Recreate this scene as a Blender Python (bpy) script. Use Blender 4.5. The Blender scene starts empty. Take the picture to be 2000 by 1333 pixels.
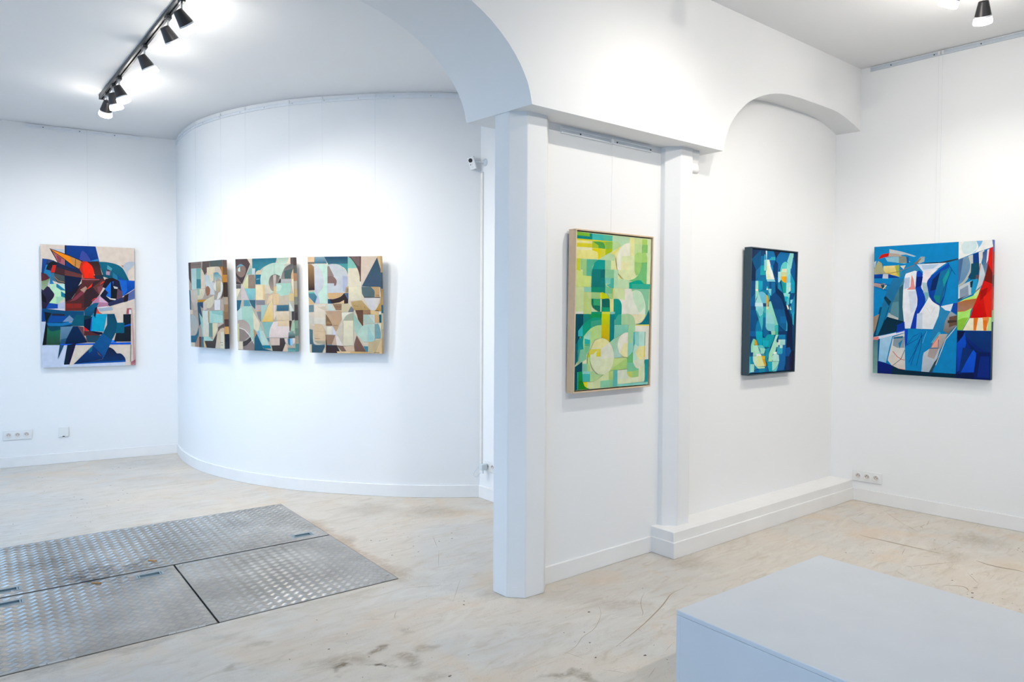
import bpy, bmesh, math, random
from mathutils import Vector, Matrix

# ------------------------------------------------------------------ camera
# Room axes: X along the arched beam, Y away from the camera, Z up (metres).
SC = bpy.context.scene
COL = SC.collection
cam_d = bpy.data.cameras.new('camera')
cam_d.sensor_width = 36.0
cam_d.lens = 25.104
cam_d.shift_y = -0.00885
cam = bpy.data.objects.new('camera', cam_d)
COL.objects.link(cam)
_W = Vector((0.62637, 0.77905, -0.0274)).normalized()
_U = Vector((0.01327, 0.02448, 0.99961))
_R = _W.cross(_U).normalized()
_U = _R.cross(_W).normalized()
m = Matrix.Identity(4)
for i in range(3):
    m[i][0] = _R[i]; m[i][1] = _U[i]; m[i][2] = -_W[i]
m.translation = Vector((0.0, 0.0, 1.5))
cam.matrix_world = m
cam_d.clip_start = 0.05
SC.camera = cam

# ------------------------------------------------------------------ view, world and daylight
SC.view_settings.view_transform = 'Standard'
SC.view_settings.look = 'None'
SC.view_settings.gamma = 1.0
SC.view_settings.use_curve_mapping = False
SC.view_settings.exposure = 0.08
SC.cycles.use_light_tree = False      # few lamps: plain light sampling is quicker
SC.cycles.diffuse_bounces = 3
world = bpy.data.worlds.new('daylight')
SC.world = world
world.use_nodes = True
bg = world.node_tree.nodes['Background']
bg.inputs[0].default_value = (0.42, 0.665, 1.0, 1.0)
bg.inputs[1].default_value = 2.4
GLOW_W = 2.8           # sideways glow of a lamp's opal diffuser
LAMP_COL = (1.0, 0.94, 0.86)

# daylight enters through the shop windows: portals guide the sampling of the sky
def portal(name, y0, y1, z0, z1):
    d = bpy.data.lights.new(name, 'AREA')
    d.shape = 'RECTANGLE'; d.size = y1 - y0; d.size_y = z1 - z0
    d.cycles.is_portal = True
    o = bpy.data.objects.new(name, d); COL.objects.link(o)
    o.matrix_world = Matrix(((0, 0, -1, -0.72), (1, 0, 0, (y0 + y1) / 2), (0, -1, 0, (z0 + z1) / 2), (0, 0, 0, 1)))
    return o
WINDOWS = [(3.55, 8.0, 0.35, 2.95), (-2.2, 2.2, 0.35, 2.75)]
for k, (a, b, c, d_) in enumerate(WINDOWS):
    portal('window_portal', a, b, c, d_)

R = math.radians
rnd = random.Random(7)

# ------------------------------------------------------------------ materials
def lin(h):
    h = h.lstrip('#')
    out = []
    for i in (0, 2, 4):
        c = int(h[i:i + 2], 16) / 255
        out.append(c / 12.92 if c <= 0.04045 else ((c + 0.055) / 1.055) ** 2.4)
    return out

def new_mat(name):
    mt = bpy.data.materials.new(name); mt.use_nodes = True
    nt = mt.node_tree
    return mt, nt, nt.nodes['Principled BSDF']

def plain(name, hexcol, rough=0.5, metal=0.0, var=0.03, scale=12.0, bump=0.0, bscale=60.0, spec=0.5, emit=0.0):
    mt, nt, b = new_mat(name)
    N, Lk = nt.nodes, nt.links
    c = lin(hexcol)
    tc = N.new('ShaderNodeTexCoord')
    nz = N.new('ShaderNodeTexNoise'); nz.inputs['Scale'].default_value = scale; nz.inputs['Detail'].default_value = 2
    Lk.new(tc.outputs['Object'], nz.inputs['Vector'])
    rp = N.new('ShaderNodeValToRGB')
    rp.color_ramp.elements[0].position = 0.3; rp.color_ramp.elements[1].position = 0.7
    rp.color_ramp.elements[0].color = [max(0, x * (1 - var)) for x in c] + [1]
    rp.color_ramp.elements[1].color = [min(1, x * (1 + var)) for x in c] + [1]
    Lk.new(nz.outputs['Fac'], rp.inputs['Fac']); Lk.new(rp.outputs['Color'], b.inputs['Base Color'])
    b.inputs['Roughness'].default_value = rough
    b.inputs['Metallic'].default_value = metal
    b.inputs['Specular IOR Level'].default_value = spec
    if emit:
        b.inputs['Emission Color'].default_value = (*LAMP_COL, 1)
        b.inputs['Emission Strength'].default_value = emit
    if bump:
        n2 = N.new('ShaderNodeTexNoise'); n2.inputs['Scale'].default_value = bscale; n2.inputs['Detail'].default_value = 3
        Lk.new(tc.outputs['Object'], n2.inputs['Vector'])
        bp = N.new('ShaderNodeBump'); bp.inputs['Strength'].default_value = bump; bp.inputs['Distance'].default_value = 0.002
        Lk.new(n2.outputs['Fac'], bp.inputs['Height']); Lk.new(bp.outputs['Normal'], b.inputs['Normal'])
    return mt

M = {}
M['wall'] = plain('white_wall_paint', 'f4f4f3', 0.8, var=0.006, scale=1.5, spec=0.2)
M['ceil'] = plain('ceiling_paint', 'f2f2f2', 0.85, var=0.006, scale=1.2, spec=0.2)
M['base'] = plain('white_gloss_trim', 'f3f2f0', 0.42, var=0.02, scale=6.0, bump=0.05, spec=0.4)
M['column'] = plain('column_paint', 'f1f1f0', 0.6, var=0.012, scale=3.0, spec=0.3)
M['plastic'] = plain('white_plastic', 'eeeeec', 0.35, var=0.01)
M['plastic_grey'] = plain('pale_grey_plastic', 'd3dade', 0.4, var=0.01)
M['trunk'] = plain('ivory_plastic', 'eeeae2', 0.45, var=0.01)
M['dark'] = plain('dark_recess', '101012', 0.6)
M['socketwell'] = plain('socket_well', 'dcd3cb', 0.5)
M['pin'] = plain('brass_pin', '8a8070', 0.4, metal=0.5)
M['rail'] = plain('white_rail', 'f1f3f5', 0.5, var=0.02)
M['rail_grey'] = plain('pale_aluminium', 'cfd6de', 0.5, var=0.02)
M['wire'] = plain('clear_hanging_wire', 'd8dce0', 0.4)
M['track'] = plain('black_track', '26282c', 0.38, var=0.05)
M['lamp_body'] = plain('black_lamp_housing', '1c1a1d', 0.42, var=0.06)
M['lamp_ring'] = plain('clear_lamp_ring', 'd8d8de', 0.2, var=0.03)
M['stem'] = plain('chrome_stem', 'c4c8ce', 0.25, metal=0.8)
M['diffuser'] = plain('glowing_diffuser', 'ffffff', 0.4, emit=30.0)
M['diffuser'].cycles.emission_sampling = 'NONE'   # the lamp's own lights carry its light
M['beech'] = plain('beech_frame', 'd9bf9f', 0.55, var=0.04, scale=30)
M['teal_frame'] = plain('dark_teal_frame', '2c4450', 0.5, var=0.03)
M['canvas'] = plain('raw_canvas', 'dcd6cc', 0.85, var=0.03, scale=80)
M['stretcher'] = plain('pine_stretcher', 'c9a48c', 0.7, var=0.05, scale=30)
M['pedestal'] = plain('pale_grey_painted_board', 'd2d5d8', 0.5, var=0.02, scale=5, bump=0.05, spec=0.35)
M['peg'] = plain('tan_wood', 'b98a4c', 0.7, var=0.1, scale=80)
M['scratch'] = plain('brown_scratch', 'a3927c', 0.8, var=0.1)
M['speck'] = plain('dark_speck', '6a5f54', 0.8, var=0.1)
M['steel'] = plain('bolt_steel', 'c8c8c6', 0.35, metal=0.7)
M['handle'] = plain('handle_steel', '9db0ba', 0.32, metal=0.75, var=0.06, scale=40)
M['shopframe'] = plain('shopfront_aluminium', '3c4044', 0.4, metal=0.4)
M['pave'] = plain('street_paving', '8a8a88', 0.9, var=0.15, scale=3)

def pane_mat():
    mt, nt, b = new_mat('window_glass'); N, Lk = nt.nodes, nt.links
    N.remove(b)
    tr = N.new('ShaderNodeBsdfTransparent'); gl = N.new('ShaderNodeBsdfGlossy'); gl.inputs['Roughness'].default_value = 0.02
    fr = N.new('ShaderNodeFresnel'); fr.inputs['IOR'].default_value = 1.45
    mx = N.new('ShaderNodeMixShader')
    Lk.new(fr.outputs[0], mx.inputs[0]); Lk.new(tr.outputs[0], mx.inputs[1]); Lk.new(gl.outputs[0], mx.inputs[2])
    Lk.new(mx.outputs[0], N['Material Output'].inputs['Surface'])
    return mt
M['glass'] = pane_mat()

def paint_mat(name='artist_paint', rough=0.45):
    mt, nt, b = new_mat(name); N, Lk = nt.nodes, nt.links
    at = N.new('ShaderNodeVertexColor'); at.layer_name = 'pigment'
    tc = N.new('ShaderNodeTexCoord')
    nz = N.new('ShaderNodeTexNoise'); nz.inputs['Scale'].default_value = 22; nz.inputs['Detail'].default_value = 5
    Lk.new(tc.outputs['Object'], nz.inputs['Vector'])
    hs = N.new('ShaderNodeHueSaturation')
    mr = N.new('ShaderNodeMapRange'); mr.inputs[1].default_value = 0.3; mr.inputs[2].default_value = 0.7
    mr.inputs[3].default_value = 0.93; mr.inputs[4].default_value = 1.07
    Lk.new(nz.outputs['Fac'], mr.inputs[0]); Lk.new(mr.outputs[0], hs.inputs['Value'])
    Lk.new(at.outputs['Color'], hs.inputs['Color']); Lk.new(hs.outputs['Color'], b.inputs['Base Color'])
    b.inputs['Roughness'].default_value = rough
    b.inputs['Specular IOR Level'].default_value = 0.1
    wv = N.new('ShaderNodeTexNoise'); wv.inputs['Scale'].default_value = 350
    Lk.new(tc.outputs['Object'], wv.inputs['Vector'])
    bp = N.new('ShaderNodeBump'); bp.inputs['Strength'].default_value = 0.08; bp.inputs['Distance'].default_value = 0.001
    Lk.new(wv.outputs['Fac'], bp.inputs['Height']); Lk.new(bp.outputs['Normal'], b.inputs['Normal'])
    return mt
M['paint'] = paint_mat()

def floor_mat():
    mt, nt, b = new_mat('polished_concrete'); N, Lk = nt.nodes, nt.links
    tc = N.new('ShaderNodeTexCoord')
    def noise(scale, detail=5, rough=0.55, dist=0.0, vec=None):
        n = N.new('ShaderNodeTexNoise'); n.noise_dimensions = '2D'; n.inputs['Scale'].default_value = scale
        n.inputs['Detail'].default_value = detail; n.inputs['Roughness'].default_value = rough
        n.inputs['Distortion'].default_value = dist
        Lk.new(vec if vec else tc.outputs['Object'], n.inputs['Vector']); return n.outputs['Fac']
    def mapping(rotz, sc):
        mp = N.new('ShaderNodeMapping'); mp.inputs['Rotation'].default_value = (0, 0, rotz); mp.inputs['Scale'].default_value = sc
        Lk.new(tc.outputs['Object'], mp.inputs['Vector']); return mp.outputs['Vector']
    def rng(x, a, b_, c=0.0, d=1.0):
        r = N.new('ShaderNodeMapRange'); r.clamp = True
        for i, v in enumerate((a, b_, c, d)): r.inputs[i + 1].default_value = v
        Lk.new(x, r.inputs[0]); return r.outputs[0]
    def mul(a, b_):
        q = N.new('ShaderNodeMath'); q.operation = 'MULTIPLY'
        Lk.new(a, q.inputs[0])
        if isinstance(b_, (int, float)): q.inputs[1].default_value = b_
        else: Lk.new(b_, q.inputs[1])
        return q.outputs[0]
    def mix(fac, c1, c2):
        q = N.new('ShaderNodeMix'); q.data_type = 'RGBA'
        Lk.new(fac, q.inputs[0])
        for s, c in ((6, c1), (7, c2)):
            if isinstance(c, str): q.inputs[s].default_value = (*lin(c), 1)
            else: Lk.new(c, q.inputs[s])
        return q.outputs[2]
    col = mix(rng(noise(0.7, 4, 0.5, 1.5), 0.35, 0.65), 'd8cdbe', 'd0cbc3')
    # trowel sweeps: stretched, distorted noise in two directions
    sw = noise(2.2, 6, 0.6, 1.8, mapping(R(52), (1.0, 3.6, 1)))
    col = mix(mul(rng(sw, 0.5, 0.75), 0.42), col, 'bdae99')
    sw2 = noise(1.7, 6, 0.62, 2.6, mapping(R(15), (1.0, 2.6, 1)))
    col = mix(mul(rng(sw2, 0.5, 0.72), 0.42), col, 'e2ddd3')
    sw3 = noise(5.0, 5, 0.6, 1.2, mapping(R(70), (1.0, 4.0, 1)))
    col = mix(mul(rng(sw3, 0.54, 0.74), 0.38), col, 'b0a18c')
    # warm tan blotches
    col = mix(mul(rng(noise(1.5, 4, 0.5, 0.8), 0.56, 0.72), 0.5), col, 'dac2a5')
    # fine grit
    gr = noise(55, 3, 0.7)
    col = mix(mul(rng(gr, 0.66, 0.74), mul(rng(noise(2.1, 3), 0.45, 0.65), 0.55)), col, '8a7d6c')
    gr2 = noise(140, 2, 0.6)
    col = mix(mul(rng(gr2, 0.68, 0.76), 0.35), col, '857a6a')
    # brown smudges worn into particular places
    warp = N.new('ShaderNodeTexNoise'); warp.inputs['Scale'].default_value = 7; warp.inputs['Detail'].default_value = 4
    Lk.new(tc.outputs['Object'], warp.inputs['Vector'])
    sub = N.new('ShaderNodeVectorMath'); sub.operation = 'MULTIPLY_ADD'
    Lk.new(warp.outputs['Color'], sub.inputs[0]); sub.inputs[1].default_value = (0.22, 0.22, 0); sub.inputs[2].default_value = (-0.11, -0.11, 0)
    wv = N.new('ShaderNodeVectorMath'); wv.operation = 'ADD'
    Lk.new(tc.outputs['Object'], wv.inputs[0]); Lk.new(sub.outputs[0], wv.inputs[1])
    tex = rng(noise(26, 6, 0.7, 0.5, mapping(R(40), (1, 2.2, 1))), 0.34, 0.56, 0.35, 1.0)
    for (x, y, rx, ry, rot, st, c) in STAINS:
        mp = N.new('ShaderNodeMapping'); mp.vector_type = 'TEXTURE'
        mp.inputs['Location'].default_value = (x, y, 0); mp.inputs['Rotation'].default_value = (0, 0, rot)
        mp.inputs['Scale'].default_value = (rx, ry, 1)
        Lk.new(wv.outputs[0], mp.inputs['Vector'])
        ln = N.new('ShaderNodeVectorMath'); ln.operation = 'LENGTH'; Lk.new(mp.outputs[0], ln.inputs[0])
        f = rng(ln.outputs['Value'], 1.2, 0.35)
        col = mix(mul(mul(f, tex), st), col, c)
    Lk.new(col, b.inputs['Base Color'])
    Lk.new(rng(noise(3.5, 5), 0.3, 0.7, 0.36, 0.52), b.inputs['Roughness'])
    b.inputs['Specular IOR Level'].default_value = 0.4
    bp = N.new('ShaderNodeBump'); bp.inputs['Strength'].default_value = 0.12; bp.inputs['Distance'].default_value = 0.004
    Lk.new(noise(9, 6), bp.inputs['Height']); Lk.new(bp.outputs['Normal'], b.inputs['Normal'])
    return mt
# (x, y, half length, half width, turn, strength, colour)
STAINS = [
    (1.378, 2.796, 0.121, 0.076, -0.667, 0.55, '917c5e'),
    (1.516, 2.813, 0.046, 0.04, -0.667, 0.8, '7d684a'),
    (1.42, 2.667, 0.047, 0.022, -0.667, 1.0, '5f4d33'),
    (1.291, 2.752, 0.056, 0.027, -0.667, 0.9, '6b583c'),
    (1.569, 2.646, 0.062, 0.056, -0.667, 0.6, '8a7556'),
    (1.269, 2.814, 0.087, 0.065, -0.667, 0.4, '8f7d62'),
    (1.68, 2.678, 0.046, 0.039, -0.667, 0.5, '8a7656'),
    (1.682, 2.883, 0.053, 0.044, -0.666, 0.45, 'a0937e'),
    (1.572, 2.466, 0.063, 0.051, -0.667, 0.45, 'a08b70'),
    (2.892, 4.507, 0.307, 0.171, -0.659, 0.5, 'a4967f'),
    (2.524, 4.862, 0.232, 0.177, -0.659, 0.45, 'a99a84'),
    (2.069, 4.307, 0.06, 0.088, -0.661, 0.6, '8f806a'),
    (2.72, 2.487, 0.185, 0.067, -0.665, 0.35, 'a3937a'),
    (3.485, 2.653, 0.185, 0.131, -0.663, 0.4, 'a3927a'),
    (1.995, 2.132, 0.085, 0.038, -0.667, 0.7, '857860'),
    (2.055, 2.043, 0.063, 0.029, -0.667, 0.7, '857860'),
    (5.381, 1.728, 0.138, 0.187, -0.661, 0.5, '9a8d78'),
    (4.937, 1.753, 0.098, 0.164, -0.662, 0.35, 'a3937a'),
    (1.635, 7.65, 0.599, 0.273, -0.653, 0.35, 'a5a6a4'),
    (1.627, 6.836, 0.409, 0.222, -0.656, 0.3, 'a8a8a4'),
    (1.101, 3.171, 0.05, 0.026, -0.666, 0.45, '9a8a76'),
    (0.959, 3.03, 0.021, 0.037, -0.667, 0.5, '9a917f'),
    (0.974, 3.379, 0.141, 0.057, -0.666, 0.3, 'a8a6a0'),
    (2.281, 3.001, 0.109, 0.071, -0.664, 0.4, '9a9080'),
    (2.03, 4.3, 0.05, 0.75, 0.0, 0.75, 'b79a7c'),
    (2.02, 3.62, 0.1, 0.16, 0.0, 0.6, 'a89276'),
    (2.06, 4.72, 0.07, 0.2, 0.0, 0.55, 'a38b70'),
    (1.5, 3.44, 0.5, 0.05, -0.03, 0.45, 'b3a48c'),
    (0.45, 3.52, 0.55, 0.05, -0.03, 0.5, '8c8478'),
]
M['floor'] = floor_mat()

def plate_mat(name, k, rough):
    mt, nt, b = new_mat(name); N, Lk = nt.nodes, nt.links
    tc = N.new('ShaderNodeNewGeometry')
    n1 = N.new('ShaderNodeTexNoise'); n1.inputs['Scale'].default_value = 3.0; n1.inputs['Detail'].default_value = 6
    Lk.new(tc.outputs['Position'], n1.inputs['Vector'])
    rp = N.new('ShaderNodeValToRGB')
    rp.color_ramp.elements[0].position = 0.3; rp.color_ramp.elements[1].position = 0.7
    rp.color_ramp.elements[0].color = (0.38 * k, 0.36 * k, 0.335 * k, 1); rp.color_ramp.elements[1].color = (0.55 * k, 0.53 * k, 0.50 * k, 1)
    Lk.new(n1.outputs['Fac'], rp.inputs['Fac'])
    # black grime spots that lie across the plates
    col = rp.outputs['Color']
    n2 = N.new('ShaderNodeTexNoise'); n2.inputs['Scale'].default_value = 9; n2.inputs['Detail'].default_value = 6; n2.inputs['Roughness'].default_value = 0.65
    Lk.new(tc.outputs['Position'], n2.inputs['Vector'])
    gn = N.new('ShaderNodeMapRange'); gn.inputs[1].default_value = 0.4; gn.inputs[2].default_value = 0.62
    Lk.new(n2.outputs['Fac'], gn.inputs[0])
    for (x, y, r, s) in ((0.70, 4.60, 0.30, 0.85), (0.95, 4.62, 0.16, 0.6), (0.45, 5.0, 0.22, 0.45)):
        d = N.new('ShaderNodeVectorMath'); d.operation = 'DISTANCE'; d.inputs[1].default_value = (x, y, 0)
        Lk.new(tc.outputs['Position'], d.inputs[0])
        mr = N.new('ShaderNodeMapRange'); mr.inputs[1].default_value = r; mr.inputs[2].default_value = 0.0; mr.inputs[3].default_value = 0; mr.inputs[4].default_value = s
        Lk.new(d.outputs['Value'], mr.inputs[0])
        ml = N.new('ShaderNodeMath'); ml.operation = 'MULTIPLY'; Lk.new(mr.outputs[0], ml.inputs[0]); Lk.new(gn.outputs[0], ml.inputs[1])
        mx = N.new('ShaderNodeMix'); mx.data_type = 'RGBA'; Lk.new(ml.outputs[0], mx.inputs[0]); Lk.new(col, mx.inputs[6]); mx.inputs[7].default_value = (0.07, 0.062, 0.06, 1)
        col = mx.outputs[2]
    Lk.new(col, b.inputs['Base Color'])
    b.inputs['Metallic'].default_value = 0.85
    b.inputs['Roughness'].default_value = rough
    return mt
M['plate'] = plate_mat('tread_plate_aluminium', 1.0, 0.36)
M['bars'] = plate_mat('worn_bar_aluminium', 1.3, 0.3)

# ------------------------------------------------------------------ mesh helpers
class MB:
    """collects boxes, tubes, prisms and lathes into one mesh object"""
    def __init__(s): s.v = []; s.f = []; s.sm = []
    def add(s, vs, fs, smooth=False, mat=None):
        n = len(s.v)
        for p in vs:
            p = Vector(p)
            s.v.append(tuple(mat @ p) if mat is not None else tuple(p))
        for f in fs: s.f.append(tuple(i + n for i in f)); s.sm.append(smooth)
        return s
    def box(s, x0, x1, y0, y1, z0, z1, mat=None):
        vs = [(x0, y0, z0), (x1, y0, z0), (x1, y1, z0), (x0, y1, z0), (x0, y0, z1), (x1, y0, z1), (x1, y1, z1), (x0, y1, z1)]
        return s.add(vs, [(0, 3, 2, 1), (4, 5, 6, 7), (0, 1, 5, 4), (1, 2, 6, 5), (2, 3, 7, 6), (3, 0, 4, 7)], mat=mat)
    def prism(s, poly, z0, z1, mat=None, smooth=False):
        n = len(poly)
        vs = [(x, y, z0) for x, y in poly] + [(x, y, z1) for x, y in poly]
        s.add(vs, [tuple(range(n))[::-1], tuple(range(n, 2 * n))], mat=mat)
        return s.add(vs, [(i, (i + 1) % n, n + (i + 1) % n, n + i) for i in range(n)], smooth, mat=mat)
    def lathe(s, prof, n=24, mat=None, smooth=True):
        """profile of (radius, z) turned about Z"""
        vs = []; fs = []
        for r, z in prof:
            for k in range(n):
                a = 2 * math.pi * k / n; vs.append((r * math.cos(a), r * math.sin(a), z))
        for i in range(len(prof) - 1):
            for k in range(n):
                fs.append((i * n + k, i * n + (k + 1) % n, (i + 1) * n + (k + 1) % n, (i + 1) * n + k))
        s.add(vs, fs, smooth, mat)
        caps = []
        if prof[0][0] > 1e-6: caps.append(tuple(range(n))[::-1])
        if prof[-1][0] > 1e-6: caps.append(tuple(range((len(prof) - 1) * n, len(prof) * n)))
        if caps: s.add(vs, caps, False, mat)
        return s
    def tube(s, pts, r, n=8, cap=True):
        pts = [Vector(p) for p in pts]; vs = []; fs = []
        up = Vector((0, 0, 1))
        for i, p in enumerate(pts):
            d = (pts[min(i + 1, len(pts) - 1)] - pts[max(i - 1, 0)]).normalized()
            a = d.cross(up)
            if a.length < 1e-4: a = d.cross(Vector((1, 0, 0)))
            a.normalize(); b = d.cross(a).normalized()
            for k in range(n):
                t = 2 * math.pi * k / n; vs.append(p + a * (r * math.cos(t)) + b * (r * math.sin(t)))
        for i in range(len(pts) - 1):
            for k in range(n):
                fs.append((i * n + k, (i + 1) * n + k, (i + 1) * n + (k + 1) % n, i * n + (k + 1) % n))
        s.add(vs, fs, True)
        if cap: s.add(vs, [tuple(range(n)), tuple(range(len(vs) - n, len(vs)))[::-1]])
        return s
    def build(s, name, mat, parent=None, bevel=0.0, origin=None, mw=None):
        me = bpy.data.meshes.new(name)
        me.from_pydata(s.v, [], s.f)
        me.polygons.foreach_set('use_smooth', s.sm)
        bm = bmesh.new(); bm.from_mesh(me)
        bmesh.ops.remove_doubles(bm, verts=bm.verts, dist=1e-6)
        bmesh.ops.recalc_face_normals(bm, faces=bm.faces)
        bm.to_mesh(me); bm.free()
        me.set_sharp_from_angle(angle=R(38))
        me.materials.append(M[mat])
        o = bpy.data.objects.new(name, me); COL.objects.link(o)
        if parent is not None: o.parent = parent
        if mw is not None: o.matrix_local = mw
        if bevel:
            md = o.modifiers.new('bevel', 'BEVEL'); md.width = bevel; md.segments = 2; md.limit_method = 'ANGLE'
        return o

def tag(o, label=None, cat=None, group=None, kind=None):
    if label: o['label'] = label
    if cat: o['category'] = cat
    if group: o['group'] = group
    if kind: o['kind'] = kind
    return o

def empty(name, loc=(0, 0, 0), rot=None, label=None, cat=None, group=None):
    o = bpy.data.objects.new(name, None); COL.objects.link(o)
    o.empty_display_size = 0.05
    mw = (rot.to_4x4() if rot is not None else Matrix.Identity(4)); mw.translation = Vector(loc)
    o.matrix_world = mw
    return tag(o, label, cat, group)

def struct(o, label=None): return tag(o, label, kind='structure')

def catmull(pts, per=6, closed=False):
    P = [Vector(p) for p in pts]; out = []
    for i in range(len(P) - 1):
        p0 = P[i - 1] if i else P[0] * 2 - P[1]
        p1, p2 = P[i], P[i + 1]
        p3 = P[i + 2] if i + 2 < len(P) else P[-1] * 2 - P[-2]
        for k in range(per):
            t = k / per
            out.append(0.5 * ((2 * p1) + (p2 - p0) * t + (2 * p0 - 5 * p1 + 4 * p2 - p3) * t * t + (3 * p1 - p0 - 3 * p2 + p3) * t ** 3))
    out.append(P[-1]); return out

def offset(path, d):
    """offset a 2-D path to its right-hand side by d"""
    out = []
    for i, p in enumerate(path):
        t = (path[min(i + 1, len(path) - 1)] - path[max(i - 1, 0)]).normalized()
        out.append(p + Vector((t.y, -t.x)) * d)
    return out

def strip(mb, path, d0, d1, z0, z1):
    """a wall-like band between two offsets of a plan path"""
    a, b = offset(path, d0), offset(path, d1)
    n = len(path)
    vs = [(p.x, p.y, z0) for p in a] + [(p.x, p.y, z0) for p in b] + [(p.x, p.y, z1) for p in a] + [(p.x, p.y, z1) for p in b]
    fs = []
    for i in range(n - 1):
        fs += [(i, i + 1, n + i + 1, n + i), (2 * n + i, 3 * n + i, 3 * n + i + 1, 2 * n + i + 1),
               (i, 2 * n + i, 2 * n + i + 1, i + 1), (n + i, n + i + 1, 3 * n + i + 1, 3 * n + i)]
    fs += [(0, n, 3 * n, 2 * n), (n - 1, 3 * n - 1, 4 * n - 1, 2 * n - 1)]
    return mb.add(vs, fs)

# ------------------------------------------------------------------ room shell
V2 = lambda x, y: Vector((x, y))
X_SHOP = -0.60
Y_WALL = 2.925           # long wall with the green and the blue painting
Y_BF, Y_BB = 2.733, 3.235  # beam front and back
Z_BEAM, Z_CR = 2.537, 3.447
PL_ROT = R(-1.83)        # the floor plates lie slightly askew
pa = Vector((math.cos(PL_ROT), math.sin(PL_ROT))); pb = Vector((-math.sin(PL_ROT), math.cos(PL_ROT)))
def PP(u, w): return pa * u + pb * w
PLU0, PLU1, PLW0, PLW1 = -0.05, 1.888, 3.550, 5.492

# floor with the pit that the tread plates cover
mb = MB()
inn = [PP(PLU0, PLW0), PP(PLU1, PLW0), PP(PLU1, PLW1), PP(PLU0, PLW1)]
outer = [V2(-0.75, -2.65), V2(6.3, -2.65), V2(6.3, 8.7), V2(-0.75, 8.7)]
vs = [(p.x, p.y, 0) for p in outer] + [(p.x, p.y, 0) for p in inn] + [(p.x, p.y, -0.06) for p in inn]
fs = [(k, (k + 1) % 4, 4 + (k + 1) % 4, 4 + k) for k in range(4)] + [(4 + k, 4 + (k + 1) % 4, 8 + (k + 1) % 4, 8 + k) for k in range(4)] + [(8, 9, 10, 11)]
mb.add(vs, fs)
floor = struct(mb.build('floor', 'floor'), 'worn beige polished concrete floor with brown smudges and scratches')

def zc_left(y): return 3.277 - (8.0 - y) * 0.0085
mb = MB()
ys = (3.15, 8.7)
vs = [(-0.75, ys[0], zc_left(ys[0])), (4.2, ys[0], zc_left(ys[0])), (4.2, ys[1], zc_left(ys[1])), (-0.75, ys[1], zc_left(ys[1]))]
vs += [(x, y, 3.6) for x, y, z in vs]
mb.add(vs, [(0, 1, 2, 3), (7, 6, 5, 4), (0, 4, 5, 1), (1, 5, 6, 2), (2, 6, 7, 3), (3, 7, 4, 0)])
struct(mb.build('ceiling', 'ceil'), 'lower white ceiling over the curved wall')
mb = MB(); mb.box(-0.75, 6.3, -2.65, 2.80, Z_CR, 3.6)
struct(mb.build('ceiling', 'ceil'), 'higher white ceiling over the room on the right')

# left back wall, curved wall, return wall
LW0, LW1 = V2(-0.75, 8.4395), V2(1.955, 8.0355)
mb = MB(); strip(mb, [LW0, LW1], -0.15, 0.0, 0, 3.4)
struct(mb.build('wall_left', 'wall'), 'flat white back wall on the far left')
CURVE = [V2(*p) for p in [(1.943, 8.038), (1.890, 7.62), (1.880, 7.198), (1.912, 6.880), (1.990, 6.529), (2.097, 6.212), (2.222, 5.930), (2.352, 5.706), (2.535, 5.455), (2.755, 5.184), (2.900, 5.030), (3.051, 4.893), (3.207, 4.770), (3.401, 4.634)]]
cpath = [V2(p.x, p.y) for p in catmull([(p.x, p.y, 0) for p in CURVE], 5)]
mb = MB(); strip(mb, cpath, -0.15, -0.012, 0, 3.4)
o = mb.build('wall_curved', 'wall'); struct(o, 'bulging curved white wall carrying three small canvases')
for p in o.data.polygons: p.use_smooth = abs(p.normal.z) < 0.5
o.data.set_sharp_from_angle(angle=R(38))
mb = MB(); mb.box(3.405, 3.55, 3.05, 4.66, 0, 3.4)
struct(mb.build('wall_return', 'wall'), 'narrow white return wall behind the column')
# long partition wall; it rises behind the small arch
mb = MB()
prof_ = [(2.50, 0), (5.90, 0), (5.90, 3.4), (3.90, 3.4), (3.90, Z_BEAM + 0.02), (2.50, Z_BEAM + 0.02)]
mb.prism(prof_, -3.10, -Y_WALL, Matrix.Rotation(R(90), 4, 'X'))
struct(mb.build('wall_partition', 'wall'), 'long white wall under the arched beam')
# right wall (a little out of square)
RD = Vector((0.065, -0.998)).normalized()
RW0 = V2(5.738, 2.946)
RQ = lambda a: RW0 + RD * a      # point along the right wall
mb = MB(); strip(mb, [RQ(-0.3), RQ(5.7)], -0.15, 0.0, 0, 3.55)
struct(mb.build('wall_right', 'wall'), 'white wall on the right with the blue and red canvas')
mb = MB(); mb.box(-0.75, 6.3, -2.65, -2.5, 0, 3.55)
struct(mb.build('wall_rear', 'wall'), 'white wall behind the photographer')
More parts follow.
